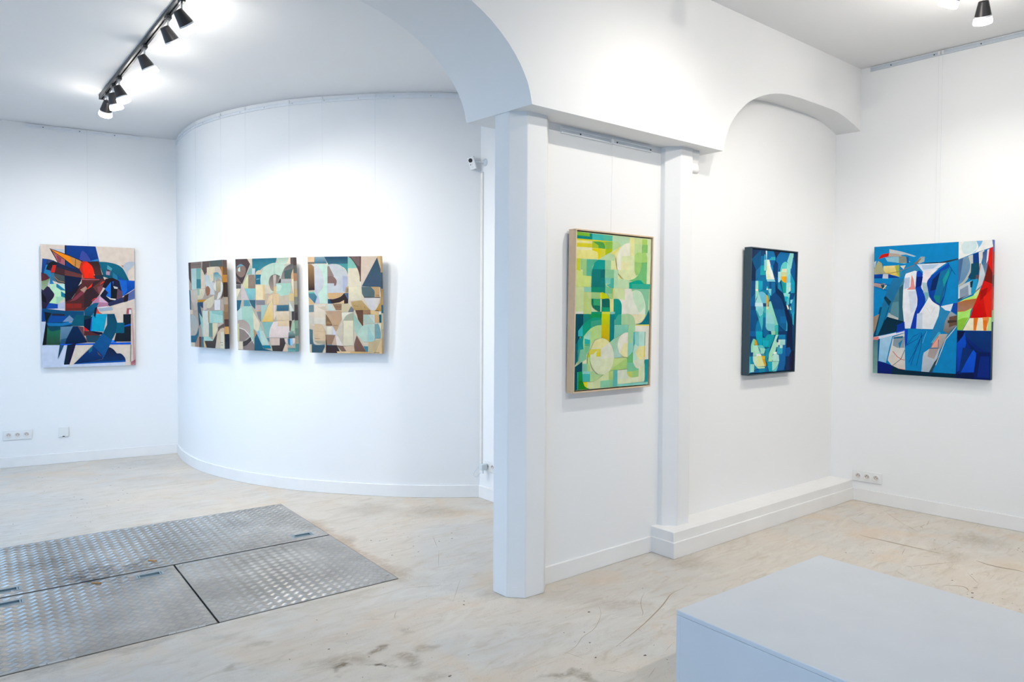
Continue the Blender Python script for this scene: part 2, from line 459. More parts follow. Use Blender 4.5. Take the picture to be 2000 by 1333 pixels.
# shop front with two large windows
mb = MB()
y_prev = -2.65
for (a, b, c, d_) in sorted(WINDOWS):
    mb.box(X_SHOP - 0.15, X_SHOP, y_prev, a, 0, 3.55)
    mb.box(X_SHOP - 0.15, X_SHOP, a, b, 0, c); mb.box(X_SHOP - 0.15, X_SHOP, a, b, d_, 3.55)
    y_prev = b
mb.box(X_SHOP - 0.15, X_SHOP, y_prev, 8.7, 0, 3.55)
struct(mb.build('wall_front', 'wall'), 'shop front wall with two large windows')
for k, (a, b, c, d_) in enumerate(WINDOWS):
    w = struct(empty('window_%d' % (k + 1), (X_SHOP - 0.08, (a + b) / 2, c)), 'large shop window towards the street')
    h, hw = d_ - c, (b - a) / 2
    fr = MB()
    fr.box(-0.03, 0.03, -hw, hw, 0, 0.05); fr.box(-0.03, 0.03, -hw, hw, h - 0.05, h)
    for q in (-hw, -0.025, hw - 0.05): fr.box(-0.03, 0.03, q, q + 0.05, 0.05, h - 0.05)
    fr.build('window_frame', 'shopframe', w)
    for q0, q1 in ((-hw + 0.05, -0.025), (0.025, hw - 0.05)):
        MB().add([(0, q0, 0.05), (0, q1, 0.05), (0, q1, h - 0.05), (0, q0, h - 0.05)], [(0, 1, 2, 3)]).build('pane', 'glass', w)
# pavement outside
mb = MB(); mb.box(-9, -0.75, -6, 12, -0.1, -0.02)
struct(mb.build('ground', 'pave'), 'grey street paving outside the shop windows')

# beam with the two arches
PROF = [(0.0, Z_BEAM), (0.014, 2.595), (0.030, 2.640), (0.055, 2.685), (0.078, 2.720), (0.107, 2.756), (0.150, 2.802), (0.197, 2.842), (0.255, 2.884), (0.317, 2.919), (0.383, 2.950), (0.45, 2.975), (0.525, 2.999), (0.60, 3.017), (0.68, 3.031), (0.76, 3.040), (0.92, 3.047), (1.20, 3.049)]
bot = []          # (x front, x back, z)
XS = 2.319        # springing of the large arch
bot.append((-0.75, -0.75, Z_BEAM)); bot.append((-0.72, -0.72, Z_BEAM))
for dx, z in PROF: bot.append((-0.70 + dx, -0.70 + dx, z))
for dx, z in reversed(PROF): bot.append((XS - dx, XS - 0.045 - dx, z))
bot.append((3.0, 3.0, Z_BEAM))
for dx, z in PROF: bot.append((3.918 + dx, 3.918 + dx, z))
for x, z in ((5.30, 3.048), (5.38, 3.043), (5.48, 3.029), (5.575, 3.009), (5.65, 2.990), (5.722, 2.968), (5.80, 2.940), (5.90, 2.90)): bot.append((x, x, z))
mb = MB(); vs = []; fs = []
zt = 3.55
for xf, xb, z in bot: vs += [(xf, Y_BF, z), (xb, Y_BB, z), (xf, Y_BF, zt), (xb, Y_BB, zt)]
for i in range(len(bot) - 1):
    a, b = 4 * i, 4 * i + 4
    fs += [(a, b, b + 2, a + 2), (a + 1, a + 3, b + 3, b + 1), (a, a + 1, b + 1, b), (a + 2, b + 2, b + 3, a + 3)]
e = 4 * (len(bot) - 1)
fs += [(0, 2, 3, 1), (e, e + 1, e + 3, e + 2)]
mb.add(vs, fs)
beam = mb.build('arched_beam', 'wall'); struct(beam, 'thick white beam with a large arch and a small arch')
for p in beam.data.polygons: p.use_smooth = abs(p.normal.y) < 0.3 and p.normal.z < -0.02
beam.data.set_sharp_from_angle(angle=R(38))
# octagonal column at the end of the wall
oct_ = [(2.304, 3.017), (2.311, 2.908), (2.380, 2.838), (2.508, 2.835), (2.584, 2.908), (2.584, 3.02), (2.51, 3.095), (2.375, 3.095)]
mb = MB(); mb.prism(oct_[::-1], 0, Z_BEAM + 0.01)
struct(mb.build('column', 'column', bevel=0.004), 'white octagonal column at the end of the wall')
mb = MB(); mb.prism([(3.541, 2.94), (3.541, 2.891), (3.612, 2.822), (3.724, 2.820), (3.732, 2.94)][::-1], 0.155, Z_BEAM + 0.01)
struct(mb.build('pilaster', 'column', bevel=0.004), 'white chamfered pilaster between the two framed paintings')
# low ledge under the blue painting
mb = MB(); mb.prism([(3.482, Y_BF + 0.012), (5.76, Y_BF + 0.012), (5.74, 2.94), (3.482, 2.94)], 0, 0.160)
struct(mb.build('wall_ledge', 'base', bevel=0.004), 'low white ledge along the wall under the blue painting')

# baseboards with a small chamfered top edge
def skirt(name, path, h=0.1, th=0.012, label=None, inner=0.0):
    mb = MB(); strip(mb, path, inner, inner + th, 0, h)
    return struct(mb.build(name, 'base', bevel=0.003), label)
skirt('baseboard_left', [LW0, LW1], label='white baseboard along the far left wall')
mb = MB(); strip(mb, cpath, -0.014, 0.0, 0, 0.1); o = mb.build('baseboard_curved', 'base', bevel=0.003); struct(o, 'white baseboard bending along the curved wall')
mb = MB(); mb.box(3.393, 3.407, 3.10, 4.645, 0, 0.1); struct(mb.build('baseboard_return', 'base', bevel=0.003), 'white baseboard on the narrow return wall')
mb = MB(); mb.box(2.58, 3.475, Y_WALL - 0.014, Y_WALL + 0.002, 0, 0.098); struct(mb.build('baseboard_partition', 'base', bevel=0.003), 'white baseboard under the green painting')
mb = MB(); mb.prism([(3.470, Y_BF), (5.752, Y_BF), (5.752, Y_BF + 0.013), (3.483, Y_BF + 0.013), (3.483, 2.925), (3.470, 2.925)], 0, 0.100)
struct(mb.build('baseboard_ledge', 'base', bevel=0.003), 'white baseboard wrapping the low ledge')
skirt('baseboard_right', [RQ(0.20), RQ(5.4)], 0.1, label='white baseboard along the right wall')

# ------------------------------------------------------------------ paintings
PAINT = {
'P1': """
e8d6c4 0,0 1000,0 1000,1000 0,1000
d2dbee 4,625 46,631 9,815 533,818 291,999 0,1000
0d3f8e/0a3378 248,1 573,0 606,105 643,246 245,174
101c30 248,1 261,1 258,165 245,165
3d4a9a 399,110~ 433,40~ 499,89~ 521,128 399,127
2f82c4 499,126 598,102 608,122
c3c8d2 94,33 246,34 245,72
20242c 91,30 249,69 454,130 398,200 322,172 233,113 245,174 173,144
ff8f14/f59018 100,37 247,75 301,89 333,163 236,108
d08c46 301,89 408,123 432,136 393,189 333,163
9a6228 355,108 366,111 361,178 348,171
b4636e 119,53 244,119 243,166 179,142
8a4250 161,83 214,107 203,143 179,140
24304e/161e36 17,115 107,123~ 181,146 321,185~ 398,197~ 431,233 419,268 243,319 4,235 21,180
1f4f9c/153c78 17,117 69,122 53,179 41,230 7,233
3c4670 69,122 139,128 96,146 69,154
1d82b2 53,167 72,162 61,204 100,212 104,271 135,321 87,322 88,271 30,232
1a2026 57,206~ 69,170~ 106,140~ 181,144 138,177 105,188~
cf2a1e 122,166 159,165 142,225 99,226
4a2a2c 159,178 245,200 244,246 142,232
6e3a38 245,200 425,236 425,264 244,246
3d7490 99,229 137,228 146,287 162,303 104,288
4a5456 137,232 244,251 243,315 168,307~ 141,270~
c99256 137,261 175,293 243,305 244,302 177,290 140,259
5c2c36 4,235 51,238~ 93,271 50,292~ 5,298
7e9662/a2b496 5,298 50,290 91,273 87,305 65,339 19,369 4,361
bcc0d8 69,322 91,275 90,344
2f2f4a/2a2036 4,361 22,371 65,337 92,351~ 130,387~ 129,423~ 90,465 46,521 6,517
191922 3,378 48,432 58,474 5,458
c4ecc8/c8f4bc 90,320 248,317 246,430 170,479 79,476 131,424~ 132,397~ 92,355
a8dcb8 155,422 247,421 170,479 154,473
1f80a4 157,319 169,318 248,366 247,380 204,369 156,344
c8ecdc 174,320 246,319 245,363
c8ecc0 201,369 277,374 276,401 242,396
1a7c9c 204,377 245,397 246,430 204,420
1450aa 79,474 170,482 169,520 46,521
c0c8dc 170,479 244,464 242,534 126,531 138,519 169,518
e4d8e0 126,531 138,519 243,519 242,534
12203f 244,246 427,265 396,316~ 317,420~ 251,464 243,327
1a1c2c 246,464 242,396 318,377 429,302 451,315 351,394 306,446
5e3030/50282a 424,268 645,248 682,293 539,461 443,535 245,537 246,464 317,437 418,315
8a3c4a 293,463 350,420 440,358 464,379 361,447
bf9480 404,363 462,332 479,349 445,386
8e2a24 251,477 416,475 415,514 250,515
6c2a28 333,476 338,476 338,514 332,514
702a26 245,515 443,514 437,535 245,537
3a262c 445,393 530,305 586,277 643,285 612,399 493,505 443,505
6a3a38 540,339 643,276 677,293 607,403 574,373
8a4a50 585,338 654,320 642,355 607,399
ff3218 473,359 538,303 524,337 486,355
ff3a1c 620,318 645,301 668,293 665,287 640,296 615,314
c83420 398,191 421,133~ 482,130~ 543,174~ 562,265 427,265 430,238
ff2e14 428,169 454,136~ 499,134~ 545,179~ 561,265 452,266
3a2222/5a3430 482,130 605,122 646,246 561,262 559,226~ 534,166~
2a3444 542,244 655,232 654,267 586,273
a4545c 416,271 609,270 609,280 415,281
0f6c84/0e5a70 605,126 702,128~ 805,145~ 874,183~ 937,276 803,277 757,274 655,250
0b5068 655,250 678,223 746,239 757,276
4f9eaa 699,151 753,179 735,206 692,197
b490a4 686,201 729,200 723,237 683,232
4a3044 693,184 741,200 729,204 695,203
247a9c 758,212 804,238 811,274 757,278
0d4f94 804,233 884,271 826,279
b6bfc8/c8d0d6 868,157 909,125~ 956,116~ 999,118 999,140 923,200 922,244
c48a80 849,150 877,150 869,167
1058c4/0a3c8c 815,273 999,278 999,344 859,415
1a66c8 815,273 910,275 916,368 865,413
241a20 642,337 677,267 757,258 826,281 860,387 802,387
20243c/141a2c 616,409 676,345 740,283 815,281 860,387 859,422 720,496 674,468
1a80ea/1468d0 670,354 734,292 734,432 681,408 704,384
141c24 740,283 768,282 768,335 808,352 807,431 738,432
1a60c8 751,287 768,287 760,326
cccac6 760,326 812,336 808,350 773,348
6a4a5a 808,343 860,373 859,422 795,442
ece4d6 679,409 732,430 790,434 784,446 723,439
33406e/2a3050 674,477 790,442 883,415 999,349 998,431 720,497
2c2026 881,406 930,386 917,454 874,463
5c6ca0 930,386 999,349 998,430 923,450
c890aa/b87a94 527,465 607,408 703,468 703,500 583,506
dcb6ca 607,412 703,468 606,464
e03a30 530,455 555,439 581,433 578,426 550,433 525,449
efe8e6 583,506 697,496 697,510 589,513
aab6c6 594,517 743,501 754,529 611,541
c8505c/e05030 583,513 605,547 641,560 571,558
0f6088/0d5070 443,533 538,476~ 602,469 542,563 492,600 447,574
0e4f7a/0c4468 6,517 245,537 442,537 442,600 358,628 313,663 54,662 60,610 4,623
0d4188 6,521 30,534 41,625 2,625
121c24 30,545 104,557 64,610 45,686 44,631
2a2c3e 112,559 239,564 238,581 111,577
0f4c98 98,577 266,581 238,627 65,637
1c80c0/1670a8 60,637 205,639 347,618 314,645 150,671 60,657
7494b4 216,628 288,573 355,623
d8b090 287,628 353,621 350,629 283,633
0c5c72 356,570 442,570 441,663 313,663 314,632
0a3a46 442,574 526,584 520,600 441,615
0a1838 441,613 525,594 507,703 639,716 639,733 557,741 440,670
0aa4c8 534,563 690,562 651,710 515,705
0f52bc 537,563 528,600 517,708 504,703 520,596
12223a 558,513 585,502 561,597 544,574
e41a1a 440,668 495,701 440,703
5a2c2c 440,703 504,705 616,742 439,743
244a5e 456,741 627,742 579,801 473,800
1d7456/2c4c3a 49,669 193,691 186,817 41,815
0f4658 54,662 313,663 193,691 96,703~
141a1e 44,634 62,652 46,815 7,817
6a90aa/446e88 194,669 324,665 257,764 191,806
2c5e80/14324c 186,806 192,772 263,760 162,935
0c2e58/08203e 324,665 374,665 474,800 234,817 257,764
6c4c54 374,665 435,670 439,743 485,800 474,800
125ad4 191,810 951,803 951,821 191,819
1f84f4 728,783 795,784 787,803 718,802
10263a 262,820 355,804 277,994 224,977
201a3e 317,806 355,804 284,980 256,978
1a2430 869,564 954,563 951,797 762,796 788,723 867,724
1060bc 872,660 953,643 953,661 875,672
0c627c 787,635 880,635 877,724 772,723
1c2036/0d3a70 698,845~ 750,858~ 793,896 842,900~ 883,936~ 890,969 325,979 634,943 669,899
0f54a4 330,970 891,956 888,970 325,981
0e4c64/0e5474 690,562 771,561 801,635 780,723 739,783 642,727 689,652
135c96/12508c 639,724 741,780 704,845 645,934 577,924 488,879 533,827
0d4080/0c2c58 533,827 325,978 464,963 636,941 634,907
1a6c88 488,861 533,829 521,871 493,888
6e4e60 576,873 634,925 589,900
d3dced 221,980 890,971 882,1000 0,1000
e8d6c4 352,821 533,820 321,981 275,997
b45c66 911,513 959,512 951,561 902,561
ececec 934,523 955,523 955,561 931,561
dcb4b0/c89898 961,510 970,510 999,958 976,1000
8c948c 946,822 956,822 949,970 940,970
8c3a4a/c88890 949,972 1000,953 1000,1000 949,999
""",
'P2': """
b8a89a 0,0 1000,0 1000,1000 0,1000
4c3d3c 0,0 75,0 65,254 4,187
8a7a72 75,0 393,0 387,74 78,72
5a4e4a 92,34 366,34 366,30 92,30
6a5a54 429,0 632,0 625,87 550,128 456,164 409,98
5a6460 632,0 1000,0 1000,71 882,73 638,65
8c6a48 882,69 1000,69 1000,261 1000,261
c88a3c 950,79 1000,80 1000,257 982,261
b4d0cc/c2ddd4 78,74 241,75 225,321 84,321
7fb4aa/8cc4b8 241,75 374,79 362,313 225,321
3f8a92 235,199 371,205 362,308 226,307
e8d4bc 381,93~ 476,155~ 505,239~ 487,313 362,317
e8dcc0/d8cca8 244,322 487,318 458,378~ 381,430~ 234,444
a8c8b0 244,322 318,322 307,392 238,392
c4d4d4/dce6e0 476,164 595,156~ 708,213 676,323 534,323 504,257
a87458 494,323~ 561,286~ 629,323~ 601,379~ 528,397~
f0dcb8 555,73 882,73~ 948,115 738,140 730,232 647,240 618,166 547,165
d8c4b4 789,81 893,76~ 969,134~ 985,225 943,170~ 784,140
d8d8d4 640,247 764,248 753,388 628,388
4c98a4/c8d4c8 735,167 784,138~ 877,142~ 953,197 961,233 849,196 775,250
f0ecd4 738,287~ 800,232 802,351 746,324
d4c4a0/c0ac88 811,241 950,233 929,352 814,351
f0ecdc 949,242~ 995,297~ 949,388~ 853,443 807,443 859,370 929,352
5a4638 1000,261 1000,406 922,443 986,352~
c8902c 234,444 512,441 510,473 232,468
34506e 236,472 414,470 408,538 372,538
d8ccbc/c4b4a8 34,325 244,326 249,557 150,568 61,444
2c6478 0,325 36,330 38,559 1,559
e4d0b8 0,563 88,562 84,614 1,615
b0bcbc/c4b8a8 0,626 83,620~ 215,671~ 243,766~ 162,853~ 0,870
e0d4b4 500,444 741,393 729,480 635,536~ 516,539 409,528 426,472
d8c8b8 414,472 522,473 515,556 406,570
ece8e4 743,448 903,446 894,562 739,563
c4b4a4 910,446 1000,443 1000,570 901,567
30586c 236,482 316,482 385,679 269,756 255,633
9cc8b8/b8e0d0 282,595 386,660 472,780 560,872 675,916 388,923
d8e8dc/e8d8c0 389,571 573,570 549,868 398,871 385,726
b4dccc 585,572 969,569 970,709 585,711
98ccc0 661,571 969,569 970,625 658,601
c89a6c 542,574 585,574 574,709 545,709
74988c 562,714 663,712 651,868 549,871
ece0b8 668,712 820,712 802,793 663,917
a89478 980,575 1000,575 1000,712 981,712
d8c4b4 808,719 993,707 828,756
6c5c54 828,756 1000,712 1000,771 873,773 823,820
e0c4a4/d8ccb4 727,1000 748,887~ 824,811~ 920,768~ 1000,762 1000,1000
e8e0c8 893,810 985,808 975,996 879,994
4a4444 872,932 953,930 953,926 872,928
4a4444 892,959 949,962 952,958 894,955
34404c 997,808 1000,807 1000,1000 989,1000
3c7c90/2c6880 4,870 162,857~ 256,765 241,936 129,949 2,947
e0d8c0 2,952 122,949 125,998 3,1000
b0907c 154,948 262,832 248,998 137,999
6c4c40 258,877 324,876 321,1000 255,1000
487c90 332,877 397,876 394,1000 328,1000
d8c090 385,905 417,923 478,1000 394,1000
5c5048/443c3c 425,922 663,918 800,821 727,1000 478,1000
""",
'P3': """
c4bcaa 0,0 1000,0 1000,1000 0,1000
5a4a48/4c3e3e 0,0 210,0 261,57 108,277 0,169
e0ccb4 210,0 297,0 296,92 261,57
90786c 6,125~ 37,72~ 97,55~ 176,91~ 172,162~ 104,201~ 39,178~
6ca0b0 21,80 97,56~ 154,77 14,85
c8e0d4 42,107 80,85 82,139 41,134
48403e 0,143 93,263 93,278 0,276
7c6860 1,178 101,268 0,241
6c6664 0,281 90,281 83,321 0,323
2c6c80/4c98a0 300,0 728,1 704,53 611,61~ 495,94 347,172 350,106 299,105
348290 301,66 453,66 347,172 347,106 299,105
a8bca8/c8dcc8 720,1 931,2 893,68 836,76 753,54~
ecd4bc 931,2 954,3 951,69 893,68
5c504e 958,3 1000,2 1000,82 955,69
8cb4a8 256,105 292,105 289,171 194,171
c8d0d0 295,105 350,109 344,172 289,171
d8c8a4 354,172 363,146~ 414,127~ 471,147 477,175
287088 347,174 455,175 436,278 349,278
d0dcd4 366,227 417,222 417,219 366,223
e8e4b4/d8d49c 223,173 245,173 216,321 105,321 122,277
988474 223,175 332,176 349,225 339,323 216,321
d8c8c4 93,281 122,281 217,445 84,448
8cc8c8/7cb8bc 157,326 344,323 337,374~ 319,445 224,447
f0e4c4 1,325 83,324 4,428
bcd4c0/c8dcc8 435,287 440,199~ 494,112~ 597,65~ 725,53~ 871,85 773,218 704,183~ 633,192~ 588,244~ 599,305~ 653,357 595,383 524,379 507,287
b0ccb8 668,57 697,57 697,183 662,183
706864/a89888 581,244~ 619,191~ 698,175~ 774,193 735,270 691,305 689,357 625,348~ 585,296~
c4b4a8 655,183 712,179 691,305 663,314
60605e/988c84 863,107~ 948,73~ 1000,74 1000,228 787,227 818,158
506460 847,141 1000,117 999,224 850,223
b8b8b4 787,229 961,228 960,263 785,266
3c4040 736,269 773,218 789,232 785,266
a4ccb8/b8dcc8 703,272 952,271 941,357~ 890,409~ 789,474 751,383 698,374
c8e0cc 707,279 798,297~ 767,348~ 703,357
d8b088 963,185~ 994,121 1000,126 1000,379 989,374~ 963,271~
e8dcc0 968,228 1000,229 1000,379 992,374~ 968,288~
f0dcb0 349,285 507,287 499,449 348,449
e0c490 471,287 511,287 504,444 471,444
d8ccb4 511,287 586,287 611,357 595,381 510,381
e8c07c 663,307 701,305 698,379 659,379
ccb8a0 510,383 645,383 533,479 504,497
e4c8a0 549,453~ 580,409~ 645,387 635,448 532,501
e4c498 645,383 751,383 745,500 646,501
ccbca4 750,409 904,396 899,499 752,500
e0c48c 919,381 1000,381 1000,460 918,461
306c84 3,450 91,450 41,570 4,570
60a0ac 128,450 217,449 257,516 132,516
3c6a7c 224,449 340,449 328,550 265,507
8c8a90 348,449 503,451 501,501 348,502
ccb4ac 345,505 432,504 429,559 345,559
e8b888 345,561 432,560 431,572 344,572
888c90 353,575 431,574 425,690 381,647
b0ccc0/a0c4bc 435,504 554,504 440,681 431,673
f0d8a4/e4c06c 628,448 643,505 640,683 437,686 553,514
e8d4c8 646,505 696,505 678,570 698,600 645,670
4c7484/3c6478 710,506 906,502 903,564 700,567
a0a8a0 906,502 918,461 954,521 913,568
d8e4d4 915,461 993,568 924,568
bcb4a8 948,499 1000,499 1000,568 993,568
e8d4b8/dcc4a0 678,574 913,568 912,668 695,670
50484a 954,572 1000,568 1000,658 954,667
b0d4c0/a8d0bc 96,516 257,516 380,682 554,938 424,940 359,797 288,762 273,930~ 187,746 73,668~
c8dcd4 4,575 88,525 88,667 14,668
e8dcbc 291,564 407,708 367,797 296,762
8cbcb4 437,690 637,686 591,758~ 558,855 515,847
ecdcd4/e4d0c8 640,683 891,668 915,754 908,849 558,855 576,767~
e4c8a4 709,674 905,668 909,728 713,730
504440 912,668 954,671 921,779 911,780
a8c8a8 951,719 1000,658 1000,774 934,784
b4a498/c8bcb0 13,677 117,667~ 211,710~ 232,781~ 196,852~ 106,903~ 9,904
988880 39,757 156,782 219,843 106,903 32,900
f0ece4 30,759 123,777 200,828 283,923 293,919 210,823 130,771 34,752
dcd898 0,708 27,708 24,904 0,905
ecdcc0 5,909 91,907 89,992 3,991
4c4444 94,907 165,888 233,852 253,887 163,941 95,961
90807c 95,965 177,941 267,895 294,939 294,999 94,992
c49468 296,767 344,814 298,864
2c6880/245c74 344,814 432,940 452,975 608,998 298,1000 301,868
80c0e0 360,783 396,783 398,884 365,832
c0d8cc 400,787 461,782 561,938 432,940
1c8094 432,943 568,938 588,972 459,975
4c90a4 515,860 558,859 562,907
d8c0b0 565,859 742,856 738,934 597,937
504644/3c3634 742,858 826,857 838,910 791,1000 615,998 596,941 738,937
e4d0c0 819,859 882,858 879,918 838,902~
dcc4ac 837,915 878,944 875,1000 784,1000
90b0a4/303c44 892,797 948,779~ 1000,813 1000,847 889,858
3c84a4 875,862 917,859 920,935 879,918
98c8e8 917,859 958,858 955,932 917,933
e4d4c8 959,856 1000,855 998,899~ 958,930
b8b0a0 920,935 1000,929 1000,959 884,961
48888c/80bcb4 873,966 1000,963 1000,1000 875,1000
2c4c50 882,999 958,999 959,996 882,996
""",
'P4': """
e0d2bc 0,0 1000,0 1000,1000 0,1000
e8c498 0,2 93,1 93,53 0,54
7c6a5c 0,56 93,55 92,74 1,73
8ca8b0/3c6c84 95,1 233,1 270,71 92,71
2c4c68/4c8c94 233,1 558,1 554,190 525,132~ 448,85~ 348,76 291,96 265,54
4c9a98 370,76 556,74 554,173 503,115~
f0ecc4 265,54 297,92 269,94
80bcb0/8cccb8 558,6 596,20~ 649,74~ 681,120 556,122
64504c/58444a 558,1 735,0 725,258 702,158~ 649,74~ 596,20
7a6662 597,3 730,2 726,108 682,91
6c4440 721,1 739,1 729,258 715,258
dcc8b4/e4d0bc 739,0 956,11 740,299 736,274
e4bc84 956,1 1000,0 1000,115 1000,115
3c5468/506878 956,13 1000,135 1000,384 1000,417 989,309 740,308
465c70 810,213 1000,210 1000,317 740,308
a88458/38282a 5,75 55,78 88,103 89,346 0,350
d8d8d8/c8ccd4 55,78~ 112,82 177,137~ 218,229~ 203,313~ 121,397 90,439 88,103
c8e4d4/cce8d4 89,78 269,79 264,485 162,485 121,397 203,322~ 220,246~ 188,146~ 123,86
c4c8d8 96,304 132,388 162,485 92,485
c8cccc/ccd0d4 275,84 348,76~ 448,89~ 524,148~ 551,223~ 540,307~ 493,373 268,374
b4bcd4 483,198 550,207 540,307~ 498,371 480,356
98847c 274,104 297,96 365,205 273,205
8a706a 273,203 348,204~ 397,247~ 389,297 361,304 362,276 270,276
d0d0d0 302,105 451,306 394,310 399,247~ 365,205
e8dcc0/ece0c4 558,124 681,120 701,166~ 718,258 716,308 557,307
ece8d8 718,262 733,262 731,308 716,308
f0e4c4/e4dcc0 562,311 735,309 731,451 559,453
c8a880 523,315 560,307 557,373 504,373
9c8c78 534,323 559,332 554,369 521,372
5c7074 738,312 862,312 915,358~ 913,416 769,420 743,383
c8a474 862,312 981,313 979,418 913,416 910,350~
4a3a34 919,400 974,402 975,398 919,397
4c4848 769,418 990,417 990,425 769,424
dcd8d8 769,426 918,425 914,550 853,549
e4dcd0 918,425 988,425 948,525 914,550
d8b078/c49040 983,475 1000,392 1000,384 1000,562 919,558
d0c0a8 4,354 77,350 88,371 3,371
50c4bc 0,369 86,367 85,380 1,379
5c8c98/3c7490 2,381 87,380 120,414 88,485 6,417
e4bc80 4,422 83,489 9,493
dcb480 274,376 498,373 435,419~ 356,435~ 294,438 272,414
3c3030 299,439 355,438~ 446,415~ 498,377 551,440 550,486 275,485 271,448
5c6c84 498,377 556,375 553,449
e8c494 342,483 433,473 495,448 494,484
2c5474 271,438 294,439 325,486 269,485
708c90 3,502 71,499 70,573 2,575
ece0cc/e4d4bc 77,496 232,490 229,632 76,631
d8c8b0 126,523 231,515 229,557~
ccdcd0 269,490 308,488 373,559 266,561
9c7c60 336,490 460,490 457,553 379,553
4c3c34 386,516 441,525 442,522 386,514
d8c8a4 460,490 555,482 582,516 546,570 459,574
7c8084 546,572 591,511 625,545 619,572
c4a878/b89860 589,465 735,451 847,549 631,551 604,516
4a4038 621,509 688,513 688,510 621,506
4a4038 774,516 779,537 783,536 779,516
a07c5c 642,553 853,549 853,595 662,595
e0c08c 853,551 968,562 967,608 917,599 857,595
3a3030 913,559 963,559 963,553 914,553
ece8dc 968,570 1000,568 1000,595 969,595
1c6880 970,598 1000,596 1000,679 972,679
d4d0c0 0,599 67,632 72,692 0,696
e4dccc 71,632 229,631 228,704 74,696
c4a488/cca880 235,565 457,557 456,649 375,776 279,649
8c6c50 237,590 274,633 333,717 237,717
a8845c 256,666 322,696 243,696
ece4d0 251,725 321,721 320,809 250,805
dcdce8 322,708 385,813 323,809
3a3030 338,714 400,714 400,711 339,711
ece8d4/dcd4c0 459,578 618,576 528,616~ 435,691~ 387,767 459,658
b0b49c 481,658 511,616~ 562,591~ 618,578 615,658
ece4c4/e4dcc0 481,662 615,659 616,918 470,923
d8ccb8 387,767~ 423,708~ 475,675 466,897 396,818
a0c4b4/b4d4c0 618,576 746,729 665,809 628,763 620,675
6c4c3c 653,553 753,553 749,726 682,649
d0d8cc 757,599 912,598 909,687 770,691
b4c8b8 757,599 818,599 909,687 754,683
dcb480/d8ac78 912,599 970,608 970,679 912,679
bcd8c8/c4dcc8 665,809 701,750~ 769,704~ 908,691 907,875 752,880
a8d0cc 813,712 908,850 907,879 807,877
7ca8ac 914,695 958,695~ 994,774~ 986,841 914,841
e8dcb8 958,687 1000,683 1000,841 991,841 989,766~
dcc09c 79,704 170,704~ 229,776 224,877 77,873 58,793
b09878 81,777 217,781 217,779 82,775
d8c8b4 3,696 72,725 71,763 3,747
5c8088/3c6878 3,751 48,763 49,878~ 87,916~ 217,911 174,997 3,998
e0d4ac 5,912 30,912 29,998 3,998
405c6c 32,920 217,928 174,997 32,998
b4ac94 66,876 224,875 221,902 110,901
6a6458 72,854 146,854 146,850 73,850
a08068 227,810 362,813 308,915 245,915
d0b4a0 362,816 383,851 381,915 311,915
4ca0bc 245,915 319,913 319,921 245,923
3c3034/443638 233,818 245,919 381,919 433,1000 225,1000
ece0d4 368,813 396,818 513,977 480,973 381,919
84685c 381,919 521,927 558,977 446,982
dcc0a4 470,927 621,926 625,977 513,981
84645a/7c5c50 659,813 781,980 631,981 622,909~
4c8ca4 750,926 811,925 809,980 781,980
ccb890 818,884 997,845 961,925~ 892,996 809,998
e4c494 997,845 1000,841 1000,1000 903,999
f0cc9c 378,982 569,981 563,1000 388,1000
dcb478 569,981 805,983 805,999 566,1000
5a4a40 886,992 964,992 964,988 886,989
""",
